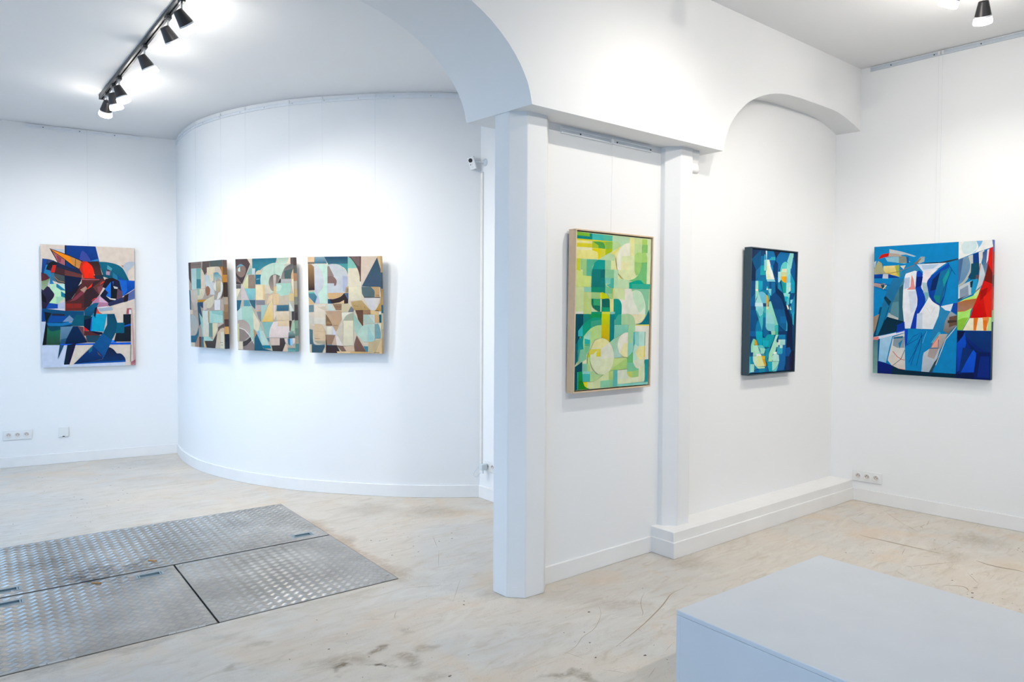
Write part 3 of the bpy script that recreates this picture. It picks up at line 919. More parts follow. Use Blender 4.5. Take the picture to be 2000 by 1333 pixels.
'P5': """
dce6b4 0,0 1000,0 1000,1000 0,1000
7cba30 1,2 160,4 161,25 2,24
0d8c84 1,24 161,25 160,4 195,4 194,44 2,44
45c2b4 193,5 334,4 334,43 194,44
56c0a2 334,4 459,5 457,42 334,43
bcdeb4 459,5 695,6 696,62 582,66 528,41 457,42
eee89c 695,6 762,7 760,45 692,47
d6e49e 762,7 871,7 869,43 760,45
b2d668 871,7 945,7 950,44 871,45
dceab8 945,7 1000,7 1000,164 951,163 945,130
e6d61c 0,44 457,42 455,51 191,51 0,54
f2ea9c 0,53 193,53 193,67 1,71
e2d62e 0,71 193,68 193,93 0,96
f4efbc 0,96 194,94 195,110 0,115
f2ea92/f0e688 0,114 202,110 251,115~ 270,133~ 272,163 0,169
b0c832 193,53 365,47 367,75 363,94 194,94
56a84c 203,53 298,51 340,58~ 363,80 364,94 275,92 274,75 232,64
90c44c 365,47 459,44 458,90 367,94
bcda98 459,44 528,41~ 584,66 458,105
ead800 194,96 297,94 296,162 270,163 270,133~ 251,117~ 195,110
e0da44 297,94 365,94 366,134 295,160
b2c60e 366,94 458,90 455,108 366,135
c2deac 285,167 369,135 458,107 487,127 487,167
eae27c 430,122 584,65 531,102~ 519,128 487,129
d2da30 0,168 48,168 47,235 64,250 1,239
a8d28a 48,168 128,169 127,274 82,273 81,237 53,235
5cba94 128,169 278,167 210,205~ 196,243 192,275 127,274
dae882/d2e486 0,239 81,250 82,273 192,275 191,344 0,346
0aa294 364,167 278,167 230,188~ 204,222~ 199,231 365,226
0a827c/0a7a74 199,231 367,226 373,343 190,344 193,255
0a6e70 306,236 365,226 369,280 308,282
0a926a 190,344 304,343 304,377 191,376
0a8c7a 304,343 373,343 373,381 304,377
a2d6a2 366,167 444,167 443,225 365,226
e2ecaa 444,167 489,167 488,226 443,225
90ce9c 365,226 488,226 487,280 366,280
7ac6b4 366,280 441,281 441,317 372,318
4cbaa2 441,281 487,280 488,344 449,344~ 386,326 441,317
7ac692 372,318 395,336~ 449,345 473,346 470,382 373,381
ece6a0 487,127 573,67 592,83~ 532,119 539,281 632,279 690,290 619,300 485,227
bce2b8 485,226 539,226 542,345 486,344
c8e4b4 539,281 698,290 696,345 542,345
e4ecb4 871,159~ 850,223~ 787,271~ 699,289~ 612,275~ 547,231~ 521,171~ 541,109~ 602,61~ 688,41~ 777,54~ 844,97~
f4f2da 694,41 617,53~ 548,97~ 520,162~ 530,225 580,223 578,171 581,143~ 598,132 698,126
eeeab0 578,171 695,167 696,220 580,223
eae8a4 694,45 762,45 764,124 698,127
e2eab0 537,234~ 696,220 769,228 798,258 744,284~ 695,289~ 619,281~ 564,257~
c6e29a 762,45 861,44 869,107 791,110 764,124
b2da7c 764,124 800,103~ 869,98 873,166 766,165
9ece74 766,165 873,166 862,208~ 820,250 790,258 769,228
8ac46c 871,45 950,43 950,98 873,100
a8d672 870,100 922,98~ 948,128 948,164 873,166
74c278 873,166 948,166 945,309 907,310 840,284 782,301 696,292 789,269~ 860,214~
dceab8 948,99 1000,97 998,311 945,310
00aa92 695,305 840,285~ 908,311 996,310 994,344 697,345
34b294 732,313 995,311 994,343 734,344
d6e4a8 486,345 635,346 638,420 594,421 554,416 485,417
efe9d8 635,346 729,346 728,507 600,558 595,451~ 554,417 638,420
ecdf52 473,346 485,346 483,417 471,416
8acaa0 729,346 989,344 972,581 927,537 928,449~ 877,374~ 793,353~ 748,363
e8ead6 730,367 793,353~ 877,374~ 932,448~ 935,507 928,546 666,545 653,450~ 673,398~
c8e6c4 748,367~ 812,355~ 897,396~ 929,471 847,506 769,428~
d4e2a2 0,347 98,346 96,515 0,499
94d4b8 98,346 191,346 191,376 99,376
c6da86 98,377 193,376 197,544 95,543
d2de96 132,380 193,377 194,417 158,416
a6d088 193,377 306,378 306,418 194,417
ecd81e 306,377 346,377~ 398,393~ 429,417 306,417
c6d20a 330,379 363,380~ 405,397~ 426,416 331,415
a4d290 397,382 474,382 472,417 433,416
2ea874 194,418 308,418 310,465 196,453
0a7a5c 195,420 223,419 225,461 310,463 311,499 285,498~ 217,474~ 196,445
36a66c 220,419 308,418 310,461 222,461
0a6a5c 331,419 426,418~ 442,473 334,471
0a9c6e 329,471 442,473 440,502 331,501
eee692 433,417 485,417 488,545 441,502
0a9c8c/00948a 485,417 554,418~ 595,451~ 598,511 596,553 489,553
0aa074 196,502 331,501 333,544 327,516 196,516
eeeadc 0,500 93,500 93,515 0,515
dce04a 331,501 441,501 437,516 331,516
8ac8c0 441,501 506,501 505,515 441,515
007a80 0,516 96,516 85,602 4,744 0,849
00505e/00485a 0,516 96,516 96,586 63,639 31,744 0,849
148a7c 96,516 196,516 192,544 124,582 96,586
0a9c52 178,516 331,516 330,542 237,538~ 188,546
0aa07e 38,622 108,574~ 188,546~ 245,537~ 328,542 329,588 206,599 103,656 97,701
3ca884 193,562 329,552 329,586 255,591~ 194,608
d0da04/c8cc10 331,516 439,516 439,586 330,586
d8c600/d4b400 330,586 439,586 439,701 394,681 332,671
008286 439,516 506,516 502,581 501,678 439,703
3cac94 509,581 517,551~ 550,521~ 594,516 597,581 606,586 503,587
aed2a0 594,516 701,516~ 775,539~ 790,569 791,588 615,586~ 597,573
ece4b8 719,516 940,516 923,543~ 868,574~ 791,584 790,569~ 765,534~
007884 986,481 995,516 996,587 795,586 878,573~ 941,535~ 972,499~
ecdc5a 791,586 996,587 993,597 791,593
8ad0b4/78c8b0 503,587 691,587 693,638 618,646 501,678
ece9d8 691,587 791,593 993,597 992,686 993,826 941,827 937,636 793,635 791,593
a8d8a4 704,587 791,588 790,635 765,711 692,709 692,616
34c0c0 34,622 88,586 91,656 35,657
0a9894 0,744 36,679 91,656 102,721 59,745
0a6a74 2,703 33,696 34,813 1,841
00949a/34b090 39,838 33,785~ 50,728~ 92,680 101,705 116,758 59,743
8acaa4 59,743 143,735 142,804 93,819 59,830
bce08e/b6dc8c 329,587 256,592~ 174,616~ 111,656~ 97,705~ 115,750~ 161,772 180,739 195,707 251,679 331,671
a2dcc4 112,660 187,620 187,719 114,713
28b8ac 116,672 187,682 186,706 117,705
56b890 117,705 188,706 187,723 122,720
7cc894 114,722 187,723 180,743 145,771 115,750
aad4b0 497,678 698,638 694,660 551,730 501,772 439,703
eeead8 691,637 635,642~ 575,671~ 551,717~ 570,765~ 634,801 692,805 692,709
eee8ac 634,710 692,709 692,805 634,801~ 588,776
92d6c4 692,709 769,711 766,769 732,793~ 692,805
a8d6a2 693,636 766,637 766,711 692,709
40b8c4 770,637 787,637 785,717 771,735
98d8cc 787,637 848,636 848,736 788,718
bce4d4 848,636 937,636 940,738 849,754
4cb48c 932,636 941,636 941,731 932,731
c4e6d2 788,718 848,736 856,886~ 809,875~ 773,844~ 767,769
eee6a0 848,736 941,731 941,827 843,824 804,775
ecd83a 930,731 941,731 941,809 926,809
dfe6c8 772,831 843,824 937,827 924,853~ 856,886~ 800,871~
b4d6c4 496,772 551,730 571,769 629,803 502,806
c8de8e 498,807 688,806 683,811 471,881 336,910 454,877~ 491,844~
b0d67c 686,807 689,841 687,884 471,886 454,883
6cc07c 692,805 766,769 769,844 689,841
7ac8a8/86ca8a 689,841 773,844 800,875~ 856,887 854,941 767,944 688,906
a2d080 769,900 854,895 852,941 767,944
c6d46a 688,902 766,902 767,944 730,938~ 693,919~
0a9a9c/20a0a0 941,827 993,826 992,997 908,998 939,977
dce3ca 554,889 687,887 690,950 557,946
dfe6bc 557,946 690,950 693,919 730,939~ 767,944 854,941 854,887 938,853 942,964~ 916,979 589,980~ 558,970
e2e8c0 500,796~ 481,857~ 425,899~ 346,912~ 268,893~ 210,848~ 187,788~ 205,730~ 259,687~ 336,672~ 415,690~ 476,735~
eee8a4 331,673 394,681~ 442,703 329,740 270,729 196,740 251,687~
e2d452 180,743 270,741 325,740 327,791 268,791 271,754~ 222,775~ 169,774
e0d030 267,766 326,763 327,791 268,791
e8e8d2 325,740 442,703 482,746~ 500,802 327,807
e6ecc8 265,816 324,818 325,851 267,851
c8d61e 161,774 190,777 189,793 159,793
b6d688 158,793 190,793 190,888 157,883
eee8c0 93,818 140,806 139,833 91,831
8accac 91,831 158,834 157,881 90,881
94d6cc 90,881 190,882 191,899 91,897
48c0b4 93,897 191,899 190,948 100,947
a8d496/c0de98 190,888 219,881 269,906 370,909 246,951 193,948
dae4ac 156,951 246,951 437,891 442,997 207,997 158,990
90d0a8 325,950 440,948 442,997 327,994
b6d478 439,891 496,886 496,948 440,948
90d09a 440,948 496,948 495,995 442,995
60b8b0 496,886 554,886 556,996 495,995
88d0c0 556,981 916,981 992,982 992,1000 556,996
00505e 0,849 90,819 90,881 37,883 38,995 0,999
0a9c56/1c8a24 41,881 93,881 100,948 44,950
1e8a22 44,950 104,949 125,976~ 191,997 38,996
40c8c0 31,883 39,883 42,995 35,996
ecdc04 104,949 156,950 158,990 125,974~
""",
'P6': """
0a4f86 0,0 1000,0 1000,1000 0,1000
1c2a50|0a4474 0,0 297,2 302,72 99,180 7,254
0b2a50 0,82 95,121 99,252 2,254
1a70a8 99,180~ 129,137~ 194,121 283,116 312,201 157,221 99,252
0a5888 7,82 110,36 196,3 200,127 109,171
0a6ea2 199,48 289,47 289,124 200,127
16a0b4/12b4b8 200,127 283,122 312,201 194,203
0a6ea6/087ab8 314,2 481,1 520,52 515,74 337,76
30aec0 426,49 514,46 521,73 382,78
dcf4e8 300,2 331,2 328,80 320,80
92e0dc 272,77 331,74 332,166 279,165
24b0cc 271,35 302,34 303,77 274,78
1c2444 481,1 635,2 538,56
066aa8/0a78b8 635,2 853,1 791,84 654,119 587,169 513,122 538,65~ 577,28~
083a70 521,74 582,99 587,169 493,171 475,76
063e70 490,134 584,131 590,212 519,214 481,171
92e0d4 853,2 940,1 936,131 874,133 790,75
2ab0c8 874,133 933,131 925,163 882,166
0a5a9c 930,34 990,96 994,258 928,196 882,162
0a3468 940,1 1000,1 997,100 937,43
f2fae6/eaf4cc 329,75 382,73 509,231 405,237 331,235 310,175 335,157
fafcf0 380,74 515,232 451,237 390,182
f4f4c4 332,123 386,122 391,195 345,196
8ad8e4 331,235 509,232 533,250 349,253
088cc0 408,119 466,117 473,180 433,146
0a60a0 394,78 521,74 478,119 432,120
66d4d0 876,171~ 863,219~ 820,255~ 761,268~ 700,257~ 654,223~ 634,176~ 647,129~ 689,93~ 748,78~ 810,89~ 857,123~
9ee8dc 791,84 861,117~ 876,171 869,247 796,252 788,133
e8ecc4 664,167 680,140 788,135 788,166
dcdf9c 660,169 790,166 790,201 663,204
f6ac08 660,204 790,201 790,255 723,251~ 674,232~
b4ecec 586,166 660,165 662,228 628,253 592,254
86dcea 793,204 883,170 882,260 790,255
12a0a4/10a898 662,233 723,254 786,255 790,345 717,342
088cb8 592,254 628,253 705,339 633,325~ 590,304
b2f0ea 786,255 888,251 892,322 826,343 787,341
f0f0cc 853,291 890,291 892,315 855,318
14a4c4 883,170 987,249 992,339 893,340
082e5c/06284c 534,252 590,304~ 705,342~ 746,411 886,514 801,514 697,403~ 612,364 534,339
0a70a6 441,256 528,257 540,339 612,369 449,370
0a4880 528,335 612,369~ 698,416~ 740,513 528,513 452,413 449,372
0e78a8 157,221 312,203 332,252 99,254
9ce4dc/b8ecc8 96,252 155,251 160,318 97,331
14b4cc/12a0c0 155,251 248,251 253,321 166,343
0a70a4 248,253 395,255 399,311 337,320 253,321
34c0c4 335,294 369,294 371,311 337,311
fcfce0 337,311 367,310 368,321 337,322
88dce4 371,312 445,311 443,370 390,345
1cb0d0 356,349 419,349 417,396 395,413
088ab4 166,343 253,323 371,324 380,358 288,342
fbf2d8 99,319 158,319 159,333 100,333
a6e8cc 98,333 159,333 177,347 115,398 102,431
086cac/0a5a98 2,398 91,356 104,456 0,458
0a4880 0,458 98,458 113,511 0,511
6ec4dc 115,398 167,349~ 232,337~ 311,350~ 335,365 340,430 250,431 203,397 167,351
a6e4e0 102,431 167,349 250,431 263,456 98,456
cdeff0 98,429 261,429 274,458 98,458
e8a80e 334,358 375,375~ 389,409~ 385,428 339,428
dcb450 339,428 387,428 375,458 339,458
e6e4ac 339,458 398,458 393,512 340,512
92dce0 109,458 274,458 276,512 130,511
3cb4c0 274,458 339,458 340,512 289,512
90e0c8 395,417 441,413 528,513 391,512
8ce2dc 717,344 789,339 875,349 855,411 793,394 743,368
0ab4cc 743,370 840,371 819,416 764,411
4ec4d4 805,394 865,376 863,437 796,446
8cdcec 885,398 983,392 985,426 887,429
1c90c0 993,343 1000,514 898,514 906,446
f4f4d0 802,446 832,442 865,473 835,482
c8ecd4 882,446 921,482 884,486
0a5890/0a4c84 0,487 113,488 164,557 129,617 126,659 0,655
0b60a0 0,657 126,659 135,702 0,698
82d8dc 141,475 284,475 270,523 203,542 142,496
2aa4b4 142,496 203,542 178,563 102,479
48c0c4 181,561 219,535~ 270,527 276,601 263,661
0e9cb0 269,510 344,510 341,545 272,549
0878a8/0a6a9c 272,549 341,545 339,602 354,645 402,659 415,681 346,687 331,645 277,614
9ce0c8/84d8c4 413,479 496,475 619,609 541,613 521,577~ 464,528~ 392,513 333,513 336,479
9cdcdc 335,513 392,513~ 464,528~ 520,568~ 538,601 339,597
80d0d4 339,597 538,601 551,661 414,659 366,646~ 339,623
34c4bc 541,613 620,611 623,662 557,661
0a80b0 126,659~ 129,612~ 149,582 181,562 265,661
00b0c8/00a4bc 124,659 269,662 279,731 272,791 191,768~ 136,711~
086ca0 277,614 331,645 346,687 386,687 405,703~ 336,715~ 288,692
0aa0ac 386,687 475,687 547,697 503,753 447,796 284,791 278,714 336,716
a4dcbc 455,660 557,661 553,692 475,691
44bc98 557,661 623,662 619,689 559,692
0ab4c8 280,735 413,738 410,777 284,791
0a5a90/0a6498 508,479 752,479 826,561 839,661 777,660 626,613
0a6ca8 657,538 812,538 829,597 661,596
40c4e4 813,552 832,588 833,661 789,660 814,652
061e46/081a40 752,479 828,479 934,562 971,745 1000,1000 811,995 822,787 835,693 836,607
18b0d0 931,516 988,493 989,617 956,603
063a70 629,663 833,666 835,693 692,690 625,685
0e8cc0/0a70a8 631,692 791,694 794,733 634,729
0a70b0 719,731 825,733 812,814 658,916 606,861
b0e8e4/a8e4d8 634,732 791,734 791,780 637,778
f0ead0 632,734 661,734 664,779 635,778
c0e8d4 575,755 636,756 636,796 578,794
a8e8d4/b0e8b8 631,691 571,693 427,847 414,912 503,915 510,859 569,838 601,777 586,737
f4fcf4 533,835 602,835 603,853 528,852
38b0c8 602,800 735,781 734,856 606,853
bceee0 661,779 735,781 731,807 669,806
c8f0e4/b4ecd4 514,913 503,885~ 522,859~ 582,852~ 649,863 665,916
a4e4cc 503,915 665,918 636,946~ 578,975 508,994
0ab0c8 414,914 503,917 502,998 432,995
60ccd4 590,971 660,938 604,1000 508,998
0a70b0/0a60a0 658,916 797,787 819,926 774,991 616,998
082c5c 809,868 903,870 924,999 811,995
1a1a3c 939,835 996,837 1000,1000 911,999 904,879
0a5498 811,809 898,798 939,835 891,879 809,877
0a4478/0a5088 0,698 136,704 69,710 30,777 31,865 0,864
70d8b4/a0e8c4 34,829 32,768~ 70,720 109,721 101,770 84,829
f4b010/e49c04 105,770 109,723 137,730 180,772
60ccc8 158,773 271,774 343,806 322,844 242,846 217,811
b8e8cc/a8e4c8 77,773 163,773 242,846 175,859 77,858
a4e4cc 227,794 343,806 317,845 248,844
f2f6f8 152,843 236,845 266,862 153,861
44b0bc 248,846 334,849 324,862 266,860
d4f0d8 75,860 153,861 159,941 125,936~ 84,901
dceca4/e8ecac 153,861 260,862 341,948 216,948 159,941
f8be08 263,862 338,864 337,890 280,888
e8a404 280,888 337,890 369,932 365,951 342,950
bce4b8 125,938 216,949 342,952 343,965 194,964~
0890b0 0,862 75,860 84,905 125,936 194,964 106,973 8,994
14b8d0 0,862 26,865 25,995 0,998
ace4d4 25,923 108,926 107,990 24,990
0a98b0 343,806 447,796 427,847 395,890 374,915 337,888
0a6ca4 106,973 343,968 375,932 426,995 242,1000 107,994
088cac 217,965 343,965 345,996 214,994
18a0b8 373,906 401,890 438,995 400,955
""",
'P7': """
0a86c4 0,0 1000,0 1000,1000 0,1000
f2f2ec 733,0 1000,0 1000,50 843,92 733,129
d4e6e6 755,37~ 777,0 867,2 878,43~ 834,86~ 779,88~
7fb8e4 872,2 921,3 904,36~ 861,83 839,90 887,51~
5a80d0 993,0 1000,0 1000,36 997,32
303c48 565,145 730,120 730,129 646,147 566,152
1c3034 449,143 565,142 570,150 449,148
c9cbc8/b4c4cc 140,24 256,50~ 378,89 358,93 287,73 226,75 141,76
b8a898 140,54 226,66 257,85 122,84
d01a12 38,99 69,65~ 137,54 133,80 70,91
8cc0d0 101,88 267,85 329,131 279,142 123,120
8a9080 226,84 288,90~ 304,138 228,136
98a0a0/b4c0c0 379,137 418,95 455,96 449,134 410,146
8a7458 360,145 418,104 423,112 385,151
1c5c98 293,91 313,91 319,139 299,138
c4d4dc 0,120 22,110 6,174
b4b080/a8a888 1,174 38,112 71,131 88,185 115,216 3,229
eedc98/e0c040 87,154 207,153 229,180 230,241 199,233 115,216 88,185
b0b440 192,157 228,149 240,206 236,248 209,214
2a90b8 229,171 260,198 241,241 236,248
e8d8c0 238,158 289,155 270,185
3a8cb8/2a80b0 260,207 370,153 431,202 361,209 292,242 236,249
8a7458 116,218 230,204 311,175 371,155 369,151 309,171 229,199 115,214
0a48a8/0a3890 2,218 84,216 147,220 236,249 3,249
c4ccd4 84,218 133,217 132,254 79,251
e0dcb8 8,183 1,174 1,172
b49a98/a89080 0,285 107,291 108,335 1,316
16485c 65,299 96,300 103,335 76,326
0a4a98 1,283 117,302 185,316 186,312 118,298 2,278
0a4a98 0,314 97,342 155,351 156,347 98,337 1,310
e0dcb0 90,337 121,307 114,302 83,333
2578a8/1a6890 231,254 282,255 268,302 184,424 113,548 32,709 5,706 60,521 119,353 179,253
103c50 109,388 163,433 143,468 94,406
4a8494/3c6c80 277,255 233,328 164,459 129,547 281,589 269,354
a4b0b0/c4c4bc 139,521 233,529 229,577 129,552
5a8c98 174,441 230,433 239,564 155,530
2c6274 233,328 268,302 269,529 286,589 234,568
0a5078/0c3c58 59,477 148,472 104,583 43,705 2,710 30,602
1878a0 80,477 143,468 84,619 43,700 21,701
062c40/083448 129,552 286,589 230,616 211,669 43,705 104,583
a08870 1,553 55,530 20,656 2,692
f4f4f6/e8ecf2 282,242 291,220 371,199 401,210 375,330 397,407 390,519 343,640 287,642 266,476 269,346
e8928c 342,230 358,260 377,342 300,343 334,320
b8c8e0 277,255 327,247 325,329 279,337
d8e0ec 315,355 386,355 389,484 340,528
dce4ee/f0f0f4 385,151 637,149 567,189 519,213~ 485,297 496,407 455,365 425,330 441,211 410,176
b4cce4 430,159 575,157 528,188 441,194
f2e8ec 441,211 567,193 510,238 484,288 433,288
b0c8cc 433,288 483,297 495,395 457,424
7cb4bc 450,365 496,365 491,407 457,441
0a40b4/0a38b0 386,210 411,200~ 440,228 424,313~ 461,399~ 458,450~ 410,527 388,640 338,641 370,528~ 398,441~ 380,330~ 383,252~
0a2478 383,248 440,245 429,313 382,330
f4f2f0/e8eaee 495,399 535,441 584,467 591,526 531,643 388,641 410,527 458,459
ccd8e4 395,527 440,518 443,643 388,641
c0c4cc 477,485 514,536 547,476 545,475 514,534 479,483
0a48b0/0a3c9c 656,149 491,263~ 484,339~ 516,424~ 584,467 594,475 621,408 662,216
082a60 521,272 587,214 581,340 504,357
1470a0 587,214 662,183 620,391 584,458 534,408
1a9ca0 607,274 657,191 663,233 619,332
148488 534,391 592,391 589,450 555,441
0a4a80 645,150 679,201 708,239 711,237 682,199 648,148
14547c 679,199 625,315 590,416 587,475 592,475 595,417 630,317 683,201
e4ecf4 594,471 697,451 676,508 633,500
0a48ac 697,450 732,446 728,529 685,508
2a8cbc/2078b0 589,475 633,500 671,517 636,592 590,678 545,789 506,786 531,645 577,543
3cb0d0 580,661 600,669 563,738 515,748
9aa8b0/7c6c60 676,508 728,537 728,608 657,676 618,652 635,576
6c5040 667,550 728,537 728,608 665,626
443830 654,575 727,574 728,587 655,596
b4aca4/a09488 590,678 657,676 630,727 603,779 557,857 511,786 563,738
e4a490 534,747 590,678 584,775 526,781
d8604c 527,770 583,696 579,694 523,768
0a5088 511,789 581,786 585,720 579,720 577,782 511,784
0a84c0 730,612 736,968 541,970 603,779 657,684
e8dcc4 727,615 692,657 637,717 610,786 558,911 563,913 615,788 641,720 696,660 730,617
c4ccd0/aab8c4 458,822 506,791 574,792 593,788 567,882 511,966 439,970 440,888
a89c98 506,791 584,788 547,866 489,851
2c4858 548,891 586,847 531,967 506,966
0a84c0 318,645 502,646 531,643 506,791 453,818 440,965 301,964 291,790
0a4484 308,773 366,702 433,670 404,715 305,770 307,773 407,718 435,667 364,699 305,771
0a4484 437,672 414,750 328,901 332,902 419,752 442,673
0a4484 433,698 377,829 344,926 348,927 381,830 437,699
0a4484 486,649 424,715 376,795 380,796 427,717 489,651
1a3c50 438,690 430,785 394,924 398,925 434,785 442,690
60b4dc 481,654 444,749 448,750 485,655
0a48c0/0a3cb0 288,646 318,648 311,754 292,798
0a38a0 215,617 286,589 290,642 288,659 211,671 220,634
f2f0f4/dce4f4 0,715 117,694 211,674 288,655 288,672 201,696 65,735 6,737
e88880 0,715 54,709 49,736 3,737
e88060 55,736 140,713 181,703 180,699 138,709 54,732
5078e0 212,680 289,662 287,656 210,673
0a5898 49,727 65,726 57,897 46,897
5a8484/7ca498 0,742 44,736 46,1000 0,1000
a8d0e8/90c4e4 65,726 180,697 152,804 129,915 54,901
1884c0 181,701 191,701 163,839 134,920 123,916 152,795
d4d8d4/dcd0c4 186,710 288,676 299,960 239,954 176,931 138,893 162,803
8c9ca4 191,714 289,703 286,790 225,792 183,776
2a6c90 191,710 274,699 274,716 186,723
1c80b0 234,757 274,725 246,800
d07868 181,822 224,864 267,885 294,888 295,883 270,880 229,860 186,818
1c3448 290,807 256,878 180,934 183,936 260,880 294,808
e89080 239,956 296,960 296,955 240,952
0a2078/081c68 44,902 134,920 182,933 178,999 45,1000
06283c/082c40 182,933 239,954 296,963 511,968 736,969 732,1000 178,1000
7c9cb4/5c88b0 733,131 848,97 842,196~ 795,293 736,334
4c6c98 733,131 771,120 748,276 735,309
c4c8bc/b4b8ac 812,107 848,97 851,196~ 795,293~ 736,334 735,317 785,277~ 828,188~
0a3c8c/0a4478 848,97 892,84 900,198 889,279 840,278 812,261 851,196
0f4c64 836,163 899,157 889,279 831,278
c4d0d4/d0d4d8 736,334 795,302 840,286 847,384 736,429
8c9cb0 750,350 814,318 820,392 752,417
5c4c58 875,246 902,246 894,279 871,278
2098c8 840,278 889,275 879,376 838,384
0c3448 829,294 853,286 846,335 832,335
243c50/405868 736,417 838,384 780,408 736,433
e0ddd0 892,84 936,69 909,182 900,198
30508c/7090a8 923,85 971,63 974,159 946,247 926,182
e4e4ec 958,70 974,63 973,127 952,167
b86c48 902,165 912,162 903,295 879,393 870,384 894,295
d0dce4/bcc8c8 912,157 926,182 946,247 922,320 874,360 894,295
e81c10/d01008 974,61 1000,50 1000,554 834,558 863,458 914,344 955,239
7a1c10 966,167 1000,233 1000,313 938,288
a81008 914,360 966,336 951,401 907,433
d40804 847,523 908,442 947,555 834,558
ec2410 933,409 1000,345 1000,554 964,555
b8f078/a8e868 733,446 780,421 852,396 905,344 917,320 897,385 837,507 831,548 773,647 734,645
d0e4a0 861,384 913,336 892,384 871,409
ac6838/a88068 733,446 799,429~ 884,419 859,474 792,503~ 733,510
d8641c 733,448 799,429 885,419 884,415 798,425 732,444
d8641c 733,512 792,508 856,480 854,477 791,504 733,507
8ec83c 735,574 775,557 821,553 773,647 734,645
f6f2d8/f4ecc8 830,558 1000,550 1000,647 778,647
ec7818 862,556 898,554 882,646 862,646
f09048 929,551 986,548 958,644 940,645 943,596
ec7418 934,572 965,571 963,646 940,646
c4e890 982,551 1000,550 1000,647 967,646
0a2c80/061c60 734,651 1000,649 1000,1000 728,1000
061440 734,651 796,652 762,740 734,741
0a50c8/0a3ca8 779,690 796,656 808,738 758,940 736,954 734,741
083878/0a3070 805,656 1000,651 998,797 945,791 797,689
062458 798,706 882,785 918,800 998,801 964,839 855,794
083070 781,772 855,786 832,936 750,965
0c58dc/0a4cc8 864,786 887,810 878,950 768,956 812,871
061c5c 901,809 998,805 1000,992 869,967 884,851
061848 727,971 869,954 875,999 730,1000
0a2a80 919,833 990,830 991,984 897,986
""",
}

def parse_patch(line):
    t = line.split()
    pts = []
    for a in t[1:]:
        sm = a.endswith('~'); x, y = a.rstrip('~').split(',')
        pts.append((Vector((int(x) / 1000, int(y) / 1000)), sm))
    n = len(pts); out = []
    for i in range(n):
        (p1, s1), (p2, s2) = pts[i], pts[(i + 1) % n]
        if not s1 and not s2:
            out.append(p1); continue
        m1 = (p2 - pts[i - 1][0]) * 0.5 if s1 else (p2 - p1)
        m2 = (pts[(i + 2) % n][0] - p1) * 0.5 if s2 else (p2 - p1)
        for k in range(5):
            u = k / 5; h = u * u
            q = p1 * (2 * h * u - 3 * h + 1) + m1 * (h * u - 2 * h + u) + p2 * (-2 * h * u + 3 * h) + m2 * (h * u - h)
            out.append(Vector((min(1, max(0, q.x)), min(1, max(0, q.y)))))
    return t[0], out

def colours(spec, pts):
    if '/' in spec or '|' in spec:
        ax = 1 if '/' in spec else 0
        a, b = spec.replace('|', '/').split('/'); a, b = lin(a), lin(b)
        lo = min(p[ax] for p in pts); hi = max(p[ax] for p in pts)
        return [[a[i] + (b[i] - a[i]) * ((p[ax] - lo) / max(1e-6, hi - lo)) for i in range(3)] for p in pts]
    c = lin(spec)
    return [c] * len(pts)

PAINT_GAIN = {'P1': 0.88, 'P2': 0.74, 'P3': 0.74, 'P4': 0.76, 'P5': 0.90, 'P6': 0.92, 'P7': 0.92}
def painted(name, key, w, h, y, parent):
    """paint patches laid over one another on the canvas front; local x right, z up, front at -y"""
    vs, fs, cs = [], [], []
    lift = 0.0
    for line in PAINT[key].strip().splitlines():
        spec, pts = parse_patch(line)
        keep = [p for i, p in enumerate(pts) if (p - pts[i - 1]).length > 1e-4]
        if len(keep) < 3: continue
        area = sum(keep[i - 1].x * p.y - p.x * keep[i - 1].y for i, p in enumerate(keep))
        if area < 0: keep.reverse()
        n = len(vs)
        vs += [((p.x - 0.5) * w, y - lift, (1 - p.y) * h) for p in keep]
        fs.append(tuple(range(n + len(keep) - 1, n - 1, -1)))
        cs += colours(spec, keep)
        lift += 0.00003
    me = bpy.data.meshes.new(name); me.from_pydata(vs, [], fs)
    at = me.color_attributes.new('pigment', 'FLOAT_COLOR', 'CORNER')
    for lp in me.loops:
        c = cs[lp.vertex_index]; at.data[lp.index].color = [min(0.9, x * PAINT_GAIN[key]) for x in c] + [1]
    me.materials.append(M['paint'])
    o = bpy.data.objects.new(name, me); COL.objects.link(o); o.parent = parent
    # fronts must face the room
    if me.polygons[0].normal.y > 0: me.flip_normals()
    return o

def edge_strip(parent, x, y0, y1, cols, h):
    """paint carried round the side of the canvas"""
    vs, fs, cc = [], [], []
    n = len(cols)
    for i, c in enumerate(cols):
        z1, z0 = h * (1 - i / n), h * (1 - (i + 1) / n)
        k = len(vs); vs += [(x, y0, z0), (x, y1, z0), (x, y1, z1), (x, y0, z1)]; fs.append((k, k + 1, k + 2, k + 3)); cc += [lin(c)] * 4
    me = bpy.data.meshes.new('painted_edge'); me.from_pydata(vs, [], fs)
    at = me.color_attributes.new('pigment', 'FLOAT_COLOR', 'CORNER')
    for lp in me.loops: at.data[lp.index].color = (*cc[lp.vertex_index], 1)
    me.materials.append(M['paint'])
    o = bpy.data.objects.new('painted_edge', me); COL.objects.link(o); o.parent = parent
    if (me.polygons[0].normal.x > 0) != (x > 0): me.flip_normals()
    return o

def face_rot(dirv, lean=0.0):
    """matrix whose x runs along dirv (to the right on the wall), -y towards the room; lean tips the top forward"""
    x = Vector((dirv[0], dirv[1], 0)).normalized(); z = Vector((0, 0, 1)); y = z.cross(x)
    mt = Matrix((x, y, z)).transposed()
    return mt @ Matrix.Rotation(lean, 3, 'X')

